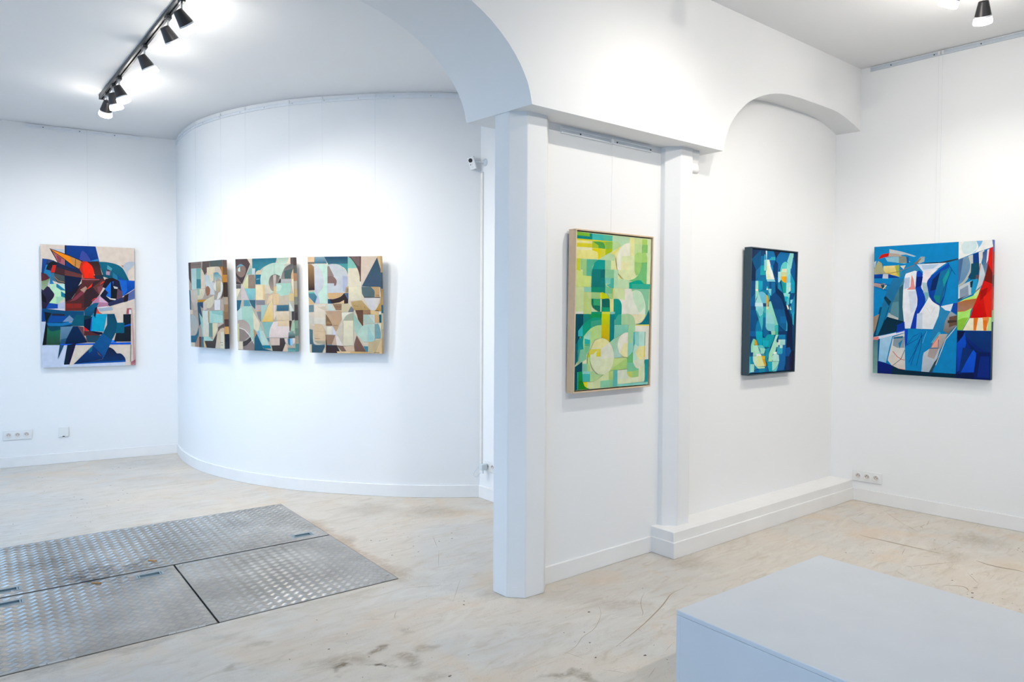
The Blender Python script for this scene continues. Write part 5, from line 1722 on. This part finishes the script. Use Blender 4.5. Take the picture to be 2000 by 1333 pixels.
# ------------------------------------------------------------------ scratches and specks in the floor finish
SCRATCH = [
    (0.006, [(3.158, 2.415), (3.042, 2.406), (2.96, 2.373), (2.862, 2.33), (2.648, 2.254), (2.473, 2.203), (2.355, 2.172)]),
    (0.003, [(2.933, 2.505), (2.835, 2.443), (2.767, 2.379), (2.727, 2.336), (2.692, 2.314)]),
    (0.002, [(2.806, 2.424), (2.83, 2.405)]),
    (0.0025, [(2.623, 2.544), (2.561, 2.466), (2.476, 2.4), (2.391, 2.354), (2.306, 2.334), (2.229, 2.292), (2.176, 2.274), (2.116, 2.263)]),
    (0.002, [(2.134, 2.282), (2.15, 2.236), (2.161, 2.186)]),
    (0.002, [(2.156, 2.063), (2.186, 2.026), (2.214, 1.979)]),
    (0.0018, [(2.257, 1.902), (2.307, 1.922), (2.348, 1.938)]),
    (0.002, [(2.569, 2.237), (2.562, 2.198)]),
    (0.0018, [(2.5, 2.009), (2.573, 2.032)]),
    (0.014, [(4.861, 2.264), (4.854, 2.211), (4.863, 2.125), (4.867, 2.027), (4.874, 1.928), (4.877, 1.846), (4.88, 1.767)]),
    (0.016, [(4.913, 1.584), (4.893, 1.519), (4.895, 1.448), (4.916, 1.384), (4.914, 1.338)]),
    (0.004, [(4.447, 1.808), (4.568, 1.753), (4.69, 1.697), (4.814, 1.641)]),
    (0.0025, [(5.645, 2.461), (5.503, 2.335), (5.372, 2.202), (5.297, 2.122)]),
    (0.0025, [(5.204, 2.506), (5.13, 2.404), (5.15, 2.36)]),
    (0.003, [(5.449, 2.072), (5.602, 2.11)]),
    (0.003, [(4.656, 1.91), (4.813, 1.953)]),
    (0.003, [(4.341, 1.805), (4.291, 1.733)]),
    (0.003, [(4.488, 1.835), (4.482, 1.791), (4.448, 1.759)]),
    (0.003, [(4.643, 1.54), (4.564, 1.484), (4.502, 1.436)]),
    (0.009, [(4.326, 1.545), (4.379, 1.49), (4.378, 1.457), (4.345, 1.433)]),
    (0.008, [(4.41, 1.437), (4.433, 1.418)]),
    (0.006, [(5.251, 1.848), (5.248, 1.813), (5.249, 1.781)]),
    (0.006, [(5.085, 1.759), (5.106, 1.729)]),
    (0.004, [(5.351, 2.162), (5.289, 2.1), (5.258, 2.058)]),
    (0.003, [(5.412, 2.101), (5.351, 2.053)]),
    (0.003, [(5.474, 2.094), (5.354, 2.078)]),
    (0.004, [(4.738, 1.817), (4.767, 1.785)]),
    (0.0035, [(5.286, 2.488), (5.432, 2.498)]),
    (0.0025, [(2.559, 4.017), (2.461, 3.809)]),
    (0.002, [(2.43, 3.744), (2.277, 3.513)]),
    (0.003, [(1.936, 3.353), (2.029, 3.314), (2.162, 3.243)]),
    (0.002, [(2.264, 3.266), (2.157, 3.147), (2.059, 3.037)]),
    (0.0025, [(1.593, 3.133), (1.667, 3.074)]),
    (0.0025, [(1.774, 3.117), (1.742, 3.08), (1.72, 3.037)]),
    (0.0025, [(1.728, 2.905), (1.714, 2.906), (1.703, 2.887)]),
]
SPECKS = [(1.415, 3.262, 0.0090), (1.334, 2.944, 0.0080), (1.161, 2.961, 0.0080), (1.295, 3.124, 0.0040), (1.464, 3.034, 0.0060), (1.419, 2.951, 0.0050), (1.44, 2.77, 0.0060), (1.623, 2.418, 0.0110), (1.631, 2.419, 0.0090), (1.789, 2.517, 0.0060), (1.458, 2.656, 0.0080), (1.338, 2.631, 0.0050), (2.081, 2.971, 0.0120), (1.65, 2.597, 0.0030), (1.29, 3.034, 0.0040), (1.35, 3.044, 0.0030), (2.523, 2.511, 0.0120), (2.29, 2.272, 0.0070), (2.21, 2.156, 0.0080), (2.393, 2.036, 0.0110), (2.243, 2.321, 0.0050), (2.345, 2.363, 0.0060), (2.499, 2.074, 0.0050), (2.376, 2.166, 0.0050), (2.265, 2.418, 0.0060), (2.091, 2.127, 0.0040), (2.44, 1.952, 0.0060), (2.421, 1.93, 0.0050), (2.971, 2.55, 0.0050), (2.301, 2.245, 0.0040), (2.421, 2.298, 0.0030), (2.474, 4.966, 0.0070), (2.535, 3.902, 0.0120), (2.634, 3.898, 0.0120), (2.698, 3.998, 0.0100), (2.352, 3.921, 0.0100), (2.162, 3.856, 0.0100), (2.32, 3.808, 0.0080), (2.265, 3.754, 0.0060), (2.193, 4.192, 0.0120), (2.234, 4.148, 0.0080), (2.288, 4.154, 0.0070), (2.208, 3.95, 0.0080), (2.418, 4.102, 0.0070), (2.486, 4.074, 0.0070), (2.44, 4.193, 0.0040), (2.052, 3.461, 0.0040), (1.866, 3.424, 0.0040), (2.108, 3.007, 0.0100), (1.692, 3.456, 0.0040), (1.398, 7.831, 0.0060), (1.328, 7.637, 0.0120), (1.268, 7.591, 0.0110), (1.406, 7.527, 0.0120), (1.13, 7.363, 0.0090), (1.083, 7.211, 0.0100), (1.131, 6.884, 0.0100), (1.182, 6.634, 0.0090), (1.191, 6.506, 0.0090), (1.162, 6.497, 0.0100), (1.092, 6.31, 0.0100), (0.991, 6.18, 0.0100), (0.832, 6.634, 0.0120), (0.871, 6.515, 0.0120), (0.884, 6.356, 0.0100), (0.877, 6.219, 0.0070), (0.854, 6.218, 0.0070), (0.865, 6.031, 0.0090), (0.737, 6.037, 0.0090), (0.766, 5.966, 0.0090), (0.822, 5.775, 0.0090), (0.779, 5.685, 0.0090), (0.622, 7.294, 0.0090), (0.684, 7.624, 0.0090), (0.708, 7.574, 0.0120), (0.726, 7.118, 0.0080), (0.667, 7, 0.0100), (1.209, 6.373, 0.0060), (0.391, 6.051, 0.0080), (0.412, 5.757, 0.0080), (1.594, 6.591, 0.0060), (4.588, 2.065, 0.0100), (4.554, 2.037, 0.0080), (4.427, 2.147, 0.0090), (5.146, 1.905, 0.0080), (4.95, 1.828, 0.0080), (5.148, 1.819, 0.0070), (4.74, 1.693, 0.0060), (4.972, 1.696, 0.0060), (4.446, 1.878, 0.0060), (4.631, 1.513, 0.0070), (4.272, 1.177, 0.0080), (4.256, 1.292, 0.0060), (4.359, 1.28, 0.0060), (4.325, 1.409, 0.0120), (4.254, 1.385, 0.0100), (4.282, 1.418, 0.0080), (4.441, 1.548, 0.0080), (4.525, 1.747, 0.0050), (5.474, 1.625, 0.0050), (5.461, 1.552, 0.0060), (5.392, 1.501, 0.0090), (5.329, 1.461, 0.0080), (5.345, 1.493, 0.0070), (2.271, 2.252, 0.0009), (2.372, 2.097, 0.0008), (2.042, 2.173, 0.0008), (2.054, 2.037, 0.0010), (2.551, 2.097, 0.0014), (2.19, 2.232, 0.0022), (2.28, 2.067, 0.0015), (2.097, 2.197, 0.0013), (2.607, 2.537, 0.0022), (2.273, 2.093, 0.0023), (2.263, 1.931, 0.0009), (2.555, 2.125, 0.0026), (2.82, 2.291, 0.0008), (2.061, 2.056, 0.0010), (2.572, 2.259, 0.0011), (2.44, 2.31, 0.0012), (2.223, 1.976, 0.0015), (2.375, 1.896, 0.0029), (2.682, 2.324, 0.0022), (2.363, 1.865, 0.0012), (2.668, 2.281, 0.0021), (2.56, 2.286, 0.0008), (2.281, 1.863, 0.0008), (2.576, 2.143, 0.0008), (2.179, 2.123, 0.0023), (2.158, 2.276, 0.0008), (2.592, 2.212, 0.0023), (2.592, 2.037, 0.0030), (2.58, 2.504, 0.0013), (2.38, 2.522, 0.0009), (2.66, 2.349, 0.0008), (2.666, 2.172, 0.0027), (2.637, 2.128, 0.0010), (2.33, 2.114, 0.0013), (2.358, 2.114, 0.0026), (2.443, 2.227, 0.0016), (2.407, 2.388, 0.0029), (2.382, 2.161, 0.0008), (2.323, 2.178, 0.0008), (2.373, 2.09, 0.0008), (2.472, 2.17, 0.0015), (2.232, 2.135, 0.0017), (2.462, 2.616, 0.0015), (2.749, 2.174, 0.0010), (2.546, 2.26, 0.0009), (2.399, 2.324, 0.0013), (2.389, 2.324, 0.0018), (2.174, 2.305, 0.0017), (2.486, 2.411, 0.0019), (2.477, 2.457, 0.0010), (2.736, 2.351, 0.0009), (2.164, 2.081, 0.0010), (2.759, 2.257, 0.0009), (2.257, 1.965, 0.0010), (2.513, 2.504, 0.0011), (2.122, 2.136, 0.0021), (2.397, 2.42, 0.0020), (2.293, 2.002, 0.0009), (2.367, 2.43, 0.0019), (2.395, 2.351, 0.0010), (2.42, 2.267, 0.0025), (2.559, 2.607, 0.0026), (2.292, 1.857, 0.0010), (2.347, 1.86, 0.0008), (2.316, 1.958, 0.0014), (2.534, 2.302, 0.0009), (2.549, 2.538, 0.0012), (2.157, 2.105, 0.0008), (2.452, 1.973, 0.0025), (2.341, 1.887, 0.0012), (2.084, 2.218, 0.0008), (2.234, 2.172, 0.0011), (2.144, 2.011, 0.0013), (2.481, 2.383, 0.0022), (2.242, 2.062, 0.0009), (2.26, 2.27, 0.0020), (2.122, 2.148, 0.0025), (2.346, 1.946, 0.0008), (2.26, 1.981, 0.0008), (2.441, 2.396, 0.0011), (2.385, 2.231, 0.0018), (2.456, 2.627, 0.0008), (2.503, 2.574, 0.0028), (2.818, 2.306, 0.0011), (2.432, 2.354, 0.0009), (2.411, 2.103, 0.0009), (2.371, 2.387, 0.0008), (2.306, 2.069, 0.0009), (2.413, 2.517, 0.0009), (2.29, 2.024, 0.0009), (2.451, 2.037, 0.0010), (2.351, 2.235, 0.0016), (2.265, 2.12, 0.0010), (2.278, 2.254, 0.0015), (2.268, 2.371, 0.0010), (2.316, 1.877, 0.0009), (2.397, 1.932, 0.0008), (2.618, 2.42, 0.0020), (2.26, 1.961, 0.0019), (2.34, 2.027, 0.0012), (2.195, 2.271, 0.0008), (2.12, 2.165, 0.0008), (2.468, 2.565, 0.0023), (2.557, 2.586, 0.0021), (2.079, 2.139, 0.0015), (2.292, 1.883, 0.0012), (2.829, 2.357, 0.0018), (2.289, 2.083, 0.0008), (2.269, 1.916, 0.0008), (2.295, 2.215, 0.0020), (2.483, 2.461, 0.0008), (2.31, 2.033, 0.0009), (2.405, 2.291, 0.0009), (2.624, 2.461, 0.0011), (2.646, 2.085, 0.0017), (2.166, 2.201, 0.0018), (2.461, 2.129, 0.0010), (2.248, 1.962, 0.0008), (2.114, 2.192, 0.0025), (2.44, 2.217, 0.0016), (2.405, 2.426, 0.0008), (2.546, 2.265, 0.0008), (2.239, 1.924, 0.0009), (2.535, 2.172, 0.0022), (2.576, 2.292, 0.0008), (2.219, 2.355, 0.0009), (2.345, 2.375, 0.0009), (2.741, 2.3, 0.0029), (2.338, 2.149, 0.0010), (2.357, 1.938, 0.0012), (2.275, 2.089, 0.0022), (2.237, 2.108, 0.0027), (2.549, 2.354, 0.0008), (2.39, 2.039, 0.0027), (2.708, 2.216, 0.0008), (2.486, 2.451, 0.0016), (2.327, 1.898, 0.0008), (2.665, 2.173, 0.0010), (2.762, 2.35, 0.0008), (2.666, 2.195, 0.0009), (2.336, 2.08, 0.0008), (2.369, 2.28, 0.0011), (2.239, 2.24, 0.0027), (2.332, 2.204, 0.0008), (2.223, 2.179, 0.0008), (2.333, 1.886, 0.0008), (2.657, 2.115, 0.0018), (2.631, 2.218, 0.0015), (2.297, 1.998, 0.0008), (2.258, 1.903, 0.0015), (1.857, 2.895, 0.0011), (1.47, 2.692, 0.0015), (1.862, 2.827, 0.0014), (1.93, 2.777, 0.0024), (1.979, 2.79, 0.0026), (1.377, 3.075, 0.0016), (1.754, 2.594, 0.0014), (1.701, 2.837, 0.0008), (1.208, 2.901, 0.0017), (1.641, 2.542, 0.0009), (1.486, 2.945, 0.0023), (1.233, 3.044, 0.0008), (1.998, 2.567, 0.0009), (1.571, 2.748, 0.0018), (1.435, 2.627, 0.0008), (1.583, 3.123, 0.0008), (1.864, 2.375, 0.0008), (1.4, 2.984, 0.0017), (1.891, 2.339, 0.0013), (1.363, 3.029, 0.0008), (1.682, 2.64, 0.0008), (1.359, 2.733, 0.0008), (1.829, 2.285, 0.0027), (1.549, 2.757, 0.0012), (1.65, 2.368, 0.0015), (1.384, 2.658, 0.0010), (1.699, 2.506, 0.0008), (1.88, 2.412, 0.0011), (1.715, 2.701, 0.0008), (1.882, 2.949, 0.0011), (1.841, 2.615, 0.0012), (1.97, 2.174, 0.0008), (1.915, 2.414, 0.0008), (1.63, 2.963, 0.0008), (1.58, 2.455, 0.0009), (1.962, 2.323, 0.0008), (1.986, 2.375, 0.0026), (1.801, 2.416, 0.0009), (1.819, 2.266, 0.0022), (1.538, 2.611, 0.0011), (1.431, 3.297, 0.0008), (1.489, 3.139, 0.0011), (1.858, 2.526, 0.0010), (1.898, 2.689, 0.0010), (1.967, 2.552, 0.0008), (1.979, 2.29, 0.0009), (1.544, 2.78, 0.0013), (1.567, 3.23, 0.0008), (2.104, 2.673, 0.0010), (1.469, 3.111, 0.0008), (1.698, 2.969, 0.0008), (1.393, 3.208, 0.0011), (1.385, 3.354, 0.0010), (1.526, 2.659, 0.0008), (1.618, 2.83, 0.0008), (2.258, 2.482, 0.0008), (1.773, 2.913, 0.0013), (1.654, 3.044, 0.0008), (1.989, 2.643, 0.0019), (1.513, 2.506, 0.0009), (1.507, 3.031, 0.0020), (1.862, 2.683, 0.0008), (1.696, 2.337, 0.0013), (1.322, 3.395, 0.0008), (1.498, 3.251, 0.0008), (1.692, 2.387, 0.0008), (2.149, 2.346, 0.0019), (1.915, 2.184, 0.0008), (1.458, 2.787, 0.0027), (1.334, 3.142, 0.0022), (1.334, 3.059, 0.0009), (1.706, 2.356, 0.0008), (1.826, 2.401, 0.0021), (1.594, 2.448, 0.0009), (1.687, 2.921, 0.0018), (1.74, 2.844, 0.0008), (1.853, 2.476, 0.0016), (1.573, 2.791, 0.0008), (2.082, 2.806, 0.0010), (1.863, 2.414, 0.0008), (1.331, 2.711, 0.0014), (1.904, 2.24, 0.0010), (1.972, 2.286, 0.0009), (1.698, 3.059, 0.0009), (2.304, 2.552, 0.0012), (1.42, 3.269, 0.0014), (1.569, 3.183, 0.0008), (1.788, 2.543, 0.0008), (1.295, 2.654, 0.0008), (1.767, 2.693, 0.0018), (1.682, 2.474, 0.0011), (1.471, 3.138, 0.0008), (2.163, 2.656, 0.0008), (2.269, 2.492, 0.0024), (1.286, 3.034, 0.0008), (1.953, 2.39, 0.0014), (1.798, 2.323, 0.0009), (1.798, 2.648, 0.0008), (1.967, 2.395, 0.0020), (1.382, 2.899, 0.0010), (2.076, 2.758, 0.0009), (1.82, 2.964, 0.0012), (1.937, 2.557, 0.0014), (1.889, 2.776, 0.0009), (2.234, 2.398, 0.0010), (1.352, 3.195, 0.0008), (2.006, 2.264, 0.0023), (2.104, 2.274, 0.0026), (1.741, 2.715, 0.0027), (1.899, 2.19, 0.0010), (1.981, 2.536, 0.0030), (2.178, 2.48, 0.0026), (1.494, 3.197, 0.0016), (1.473, 2.843, 0.0014), (1.175, 2.905, 0.0008), (1.665, 2.838, 0.0017), (2.004, 2.621, 0.0008), (1.511, 2.902, 0.0008), (1.275, 2.814, 0.0016), (1.954, 2.127, 0.0023), (5.056, 1.772, 0.0011), (4.624, 1.566, 0.0016), (4.215, 1.479, 0.0011), (4.228, 1.43, 0.0028), (4.901, 1.762, 0.0028), (4.899, 1.944, 0.0015), (5.14, 1.699, 0.0010), (4.227, 1.566, 0.0014), (4.572, 1.277, 0.0043), (4.838, 1.903, 0.0010), (4.844, 1.66, 0.0010), (5.253, 1.731, 0.0011), (4.214, 1.538, 0.0013), (5.168, 1.884, 0.0013), (4.53, 1.445, 0.0037), (5.169, 1.546, 0.0010), (4.465, 1.356, 0.0015), (4.775, 1.413, 0.0011), (5.157, 1.94, 0.0019), (4.405, 1.269, 0.0014), (4.277, 1.344, 0.0029), (4.833, 1.558, 0.0015), (4.915, 1.846, 0.0021), (4.86, 1.353, 0.0012), (4.654, 1.64, 0.0028), (4.151, 1.409, 0.0010), (4.554, 1.625, 0.0012), (4.467, 1.31, 0.0038), (5.39, 1.735, 0.0017), (4.714, 1.548, 0.0011), (4.314, 1.334, 0.0010), (4.923, 1.55, 0.0015), (4.348, 1.253, 0.0019), (4.073, 1.512, 0.0010), (4.251, 1.479, 0.0011), (4.079, 1.475, 0.0039), (4.714, 1.682, 0.0011), (4.802, 1.828, 0.0043), (4.801, 1.86, 0.0010), (4.432, 1.715, 0.0024), (4.682, 1.382, 0.0029), (4.692, 1.864, 0.0041), (4.745, 1.845, 0.0014), (4.503, 1.633, 0.0010), (4.056, 1.485, 0.0010), (5.325, 1.535, 0.0044), (4.585, 1.438, 0.0010), (4.168, 1.625, 0.0010), (4.167, 1.551, 0.0033), (3.97, 1.549, 0.0015), (5.142, 1.796, 0.0012), (5.217, 1.457, 0.0010), (4.98, 1.888, 0.0012), (5.488, 1.578, 0.0010), (4.331, 1.227, 0.0043), (4.726, 1.729, 0.0040), (4.43, 1.488, 0.0011), (4.62, 1.825, 0.0025), (4.73, 1.426, 0.0013), (4.764, 1.572, 0.0015), (5.251, 1.556, 0.0017), (4.482, 1.274, 0.0010), (4.505, 1.266, 0.0010), (4.94, 1.796, 0.0010), (5.033, 1.409, 0.0033), (5.131, 1.966, 0.0033), (4.272, 1.279, 0.0021), (4.381, 1.45, 0.0010), (4.767, 1.571, 0.0010), (4.952, 1.598, 0.0015), (4.84, 1.694, 0.0012), (4.197, 1.35, 0.0039), (4.464, 1.304, 0.0011), (5.227, 1.466, 0.0010), (4.406, 1.471, 0.0011), (5.032, 1.598, 0.0042), (4.677, 1.59, 0.0015), (4.313, 1.252, 0.0015), (4.505, 1.537, 0.0010), (4.25, 1.457, 0.0026), (4.076, 1.586, 0.0012), (5.092, 1.425, 0.0010), (4.27, 1.4, 0.0013), (4.603, 1.343, 0.0012), (4.567, 1.638, 0.0012), (4.434, 1.55, 0.0033), (5.195, 1.688, 0.0010), (4.475, 1.565, 0.0010), (4.683, 1.812, 0.0011), (4.393, 1.729, 0.0037), (4.417, 1.457, 0.0030), (4.371, 1.288, 0.0013), (5.288, 1.658, 0.0034), (4.642, 1.621, 0.0035), (4.969, 1.793, 0.0030), (5.297, 1.713, 0.0010), (5.277, 1.864, 0.0030), (4.798, 1.794, 0.0012), (4.763, 1.586, 0.0019), (4.834, 1.526, 0.0010), (4.68, 1.308, 0.0010), (4.356, 1.485, 0.0044), (5.11, 1.991, 0.0014), (4.201, 1.441, 0.0030), (4.688, 1.664, 0.0017), (5.277, 1.534, 0.0012), (4.308, 1.661, 0.0010), (4.861, 1.383, 0.0017), (4.801, 1.856, 0.0014), (4.803, 1.408, 0.0011), (4.716, 1.317, 0.0015), (4.775, 1.774, 0.0036), (4.453, 1.692, 0.0018), (4.299, 1.511, 0.0036), (4.568, 1.337, 0.0010), (4.532, 1.766, 0.0011), (4.121, 1.531, 0.0010), (4.339, 1.286, 0.0010), (5.015, 1.44, 0.0010), (5.136, 1.92, 0.0014), (4.965, 1.879, 0.0033), (5.123, 2.256, 0.0012), (5.379, 2.244, 0.0011), (5.72, 1.866, 0.0010), (5.218, 2.133, 0.0017), (4.993, 2.017, 0.0010), (5.416, 1.786, 0.0010), (5.708, 1.81, 0.0016), (5.339, 1.825, 0.0013), (4.769, 2.099, 0.0035), (5.302, 1.91, 0.0011), (5.521, 1.621, 0.0010), (5.173, 1.582, 0.0012), (5.813, 1.623, 0.0010), (5.741, 1.852, 0.0026), (5.894, 2.032, 0.0016), (5.699, 1.717, 0.0016), (5.744, 1.719, 0.0015), (5.142, 1.77, 0.0010), (4.82, 2.086, 0.0017), (4.868, 1.914, 0.0038), (4.965, 1.742, 0.0033), (5.821, 1.849, 0.0010), (5.299, 1.74, 0.0012), (5.304, 1.921, 0.0011), (5.485, 1.785, 0.0012), (5.02, 2.157, 0.0011), (5.94, 1.91, 0.0012), (5.232, 2.163, 0.0018), (5.533, 2.384, 0.0014), (5.141, 2.119, 0.0010), (5.028, 2.17, 0.0041), (5.673, 1.693, 0.0013), (5.257, 2.306, 0.0011), (6.198, 1.783, 0.0044), (5.438, 1.972, 0.0011), (6.131, 1.744, 0.0017), (5.722, 2.043, 0.0010), (5.484, 1.537, 0.0026), (6.188, 1.816, 0.0024), (5.9, 1.872, 0.0014), (5.972, 1.687, 0.0028), (4.96, 2.078, 0.0011), (5.529, 1.975, 0.0036), (5.585, 1.775, 0.0023), (5.04, 1.869, 0.0011), (5.339, 1.874, 0.0012), (5.353, 2.369, 0.0021), (4.914, 2.016, 0.0015), (5.404, 1.541, 0.0025), (5.783, 2.206, 0.0017), (5.177, 1.643, 0.0010), (4.686, 1.968, 0.0026), (5.145, 1.857, 0.0010), (5.257, 1.845, 0.0019), (5.489, 2.307, 0.0020), (6.122, 1.814, 0.0010), (4.791, 2.083, 0.0012), (4.896, 1.791, 0.0019), (5.006, 2.005, 0.0010), (5.022, 1.995, 0.0010), (4.991, 2.221, 0.0011), (6.244, 1.768, 0.0031), (5.009, 1.892, 0.0014), (5.713, 1.889, 0.0010), (5.063, 1.856, 0.0012), (5.252, 2.138, 0.0010), (5.168, 2.021, 0.0016), (5.694, 1.949, 0.0010), (5.16, 2.303, 0.0010)]
def mark_mesh(name, mat, quads):
    vs, fs = [], []
    for poly in quads:
        n = len(vs); vs += [(x, y, 0.0004) for x, y in poly]; fs.append(tuple(range(n, n + len(poly))))
    me = bpy.data.meshes.new(name); me.from_pydata(vs, [], fs); me.materials.append(M[mat])
    for p in me.polygons:
        if p.normal.z < 0: p.flip()
    o = bpy.data.objects.new(name, me); COL.objects.link(o); o.parent = floor; o['kind'] = 'stuff'
    return o
def ribbon(pts, w):
    path = [V2(p.x, p.y) for p in catmull([(x, y, 0) for x, y in pts], 4)]
    n = len(path); out = []
    ww = [w * (0.25 + 0.75 * math.sin(math.pi * min(1, max(0, i / (n - 1))))) / 2 for i in range(n)]
    l = [offset(path, 1)[i] - path[i] for i in range(n)]
    for i in range(n - 1):
        a, b = path[i] + l[i] * ww[i], path[i + 1] + l[i + 1] * ww[i + 1]
        c, d = path[i + 1] - l[i + 1] * ww[i + 1], path[i] - l[i] * ww[i]
        out.append([tuple(a), tuple(b), tuple(c), tuple(d)])
    return out
qs = []
for w, pts in SCRATCH: qs += ribbon(pts, w)
mark_mesh('scratches', 'scratch', qs)
qs = []
for x, y, r in SPECKS:
    r *= 0.62
    n = 7; a0 = rnd.random() * 6; st_ = 0.5 + rnd.random()
    qs.append([(x + r * (0.6 + 0.6 * rnd.random()) * math.cos(a0 + 2 * math.pi * k / n) * st_, y + r * (0.6 + 0.6 * rnd.random()) * math.sin(a0 + 2 * math.pi * k / n)) for k in range(n)])
mark_mesh('specks', 'speck', qs)
